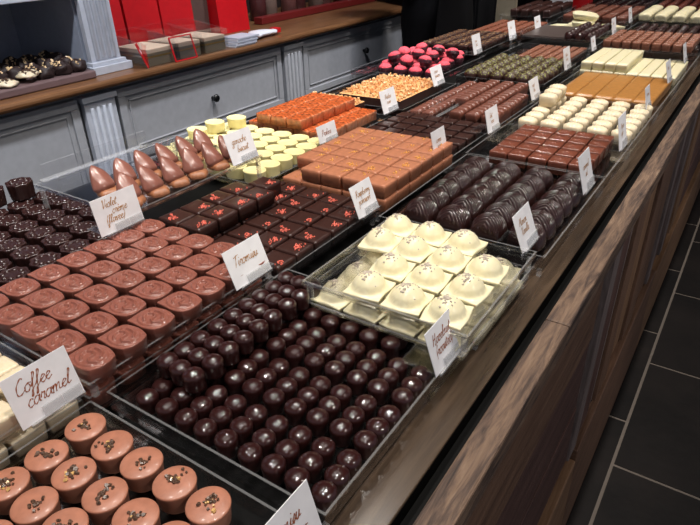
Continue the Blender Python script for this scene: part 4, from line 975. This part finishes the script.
mxc = nt.nodes.new('ShaderNodeMix'); mxc.data_type = 'RGBA'; mxc.inputs[6].default_value = (0.003, 0.003, 0.004, 1); mxc.inputs[7].default_value = (0.5, 0.28, 0.2, 1)
g2 = nt.nodes.new('ShaderNodeMath'); g2.operation = 'GREATER_THAN'; g2.inputs[1].default_value = .185; nt.links.new(sx.outputs[0], g2.inputs[0])
g3 = nt.nodes.new('ShaderNodeMath'); g3.operation = 'MAXIMUM'; nt.links.new(g1.outputs[0], g3.inputs[0]); nt.links.new(g2.outputs[0], g3.inputs[1]); nt.links.new(g3.outputs[0], mxc.inputs[0]); nt.links.new(mxc.outputs[2], b.inputs['Base Color'])
body = skin_fig('person', P, E, 0, bodym, loc=(-1.33, 2.66, 0)); tag(body, 'person in plain black clothes standing behind the pink hearts', 'person')
ap = MB(); rings = []
for z, wd, cx in ((.50, .20, .135), (.70, .205, .150), (.90, .20, .165), (1.05, .17, .150), (1.20, .13, .150), (1.32, .09, .140)):
    o_ = [(cx - 1.1 * (wd * (-1 + q / 6)) ** 2, wd * (-1 + q / 6), z) for q in range(13)]
    rings.append(o_ + [(x + .004, y, z) for x, y, z in reversed(o_)])
ap.loft(rings); ap.build('apron', black_cloth, body)
hr = bmesh.new(); bmesh.ops.create_uvsphere(hr, u_segments=28, v_segments=18, radius=1)
for v in list(hr.verts):
    v.co = Vector((v.co.x * .098 - .012, v.co.y * .084, v.co.z * .118 + 1.685))
bmesh.ops.delete(hr, geom=[v for v in hr.verts if (v.co.x > .035 and v.co.z < 1.735) or v.co.z < 1.60], context='VERTS')
hm = bpy.data.meshes.new('hair'); hr.to_mesh(hm); hr.free(); hm.materials.append(hair_m)
for p in hm.polygons: p.use_smooth = True
ho = bpy.data.objects.new('hair', hm); C.objects.link(ho); ho.parent = body
fc = MB().lathe([(.010, -.012), (.013, 0), (.009, .018), (.004, .036)], n=12); fc.v = [(x * 1.1 + .090, y, z + 1.645) for x, y, z in fc.v]; fc.build('nose', skin, body)
fc = MB().lathe([(.001, -.004), (.010, -.002), (.012, 0), (.010, .003), (.001, .004)], n=14); fc.v = [(x * .5 + .083, y * 1.9, z + 1.615) for x, y, z in fc.v]; fc.build('mouth', M_plain('lips', (.4, .12, .1), .5), body)
for sy in (-1, 1):
    e_ = MB().lathe([(.001, -.009), (.008, -.004), (.009, 0), (.008, .004), (.001, .009)], n=12); e_.v = [(x + .080, y + sy * .030, z + 1.675) for x, y, z in e_.v]; e_.build('eye', knob_m, body)
    for k in range(5):
        fy = sy * .06 + (k - 2) * .014 * (1 if sy > 0 else 1); L = (.045, .062, .07, .064, .05)[k]
        z0 = 1.39 if sy > 0 else 1.42
        skin_fig('finger', [(.20, fy, z0, .009), (.20 + L * .5, fy - sy * .012, z0 + .004, .0085), (.20 + L, fy - sy * .03, z0 - .012, .007)], [(0, 1), (1, 2)], 0, skin, body, 1)
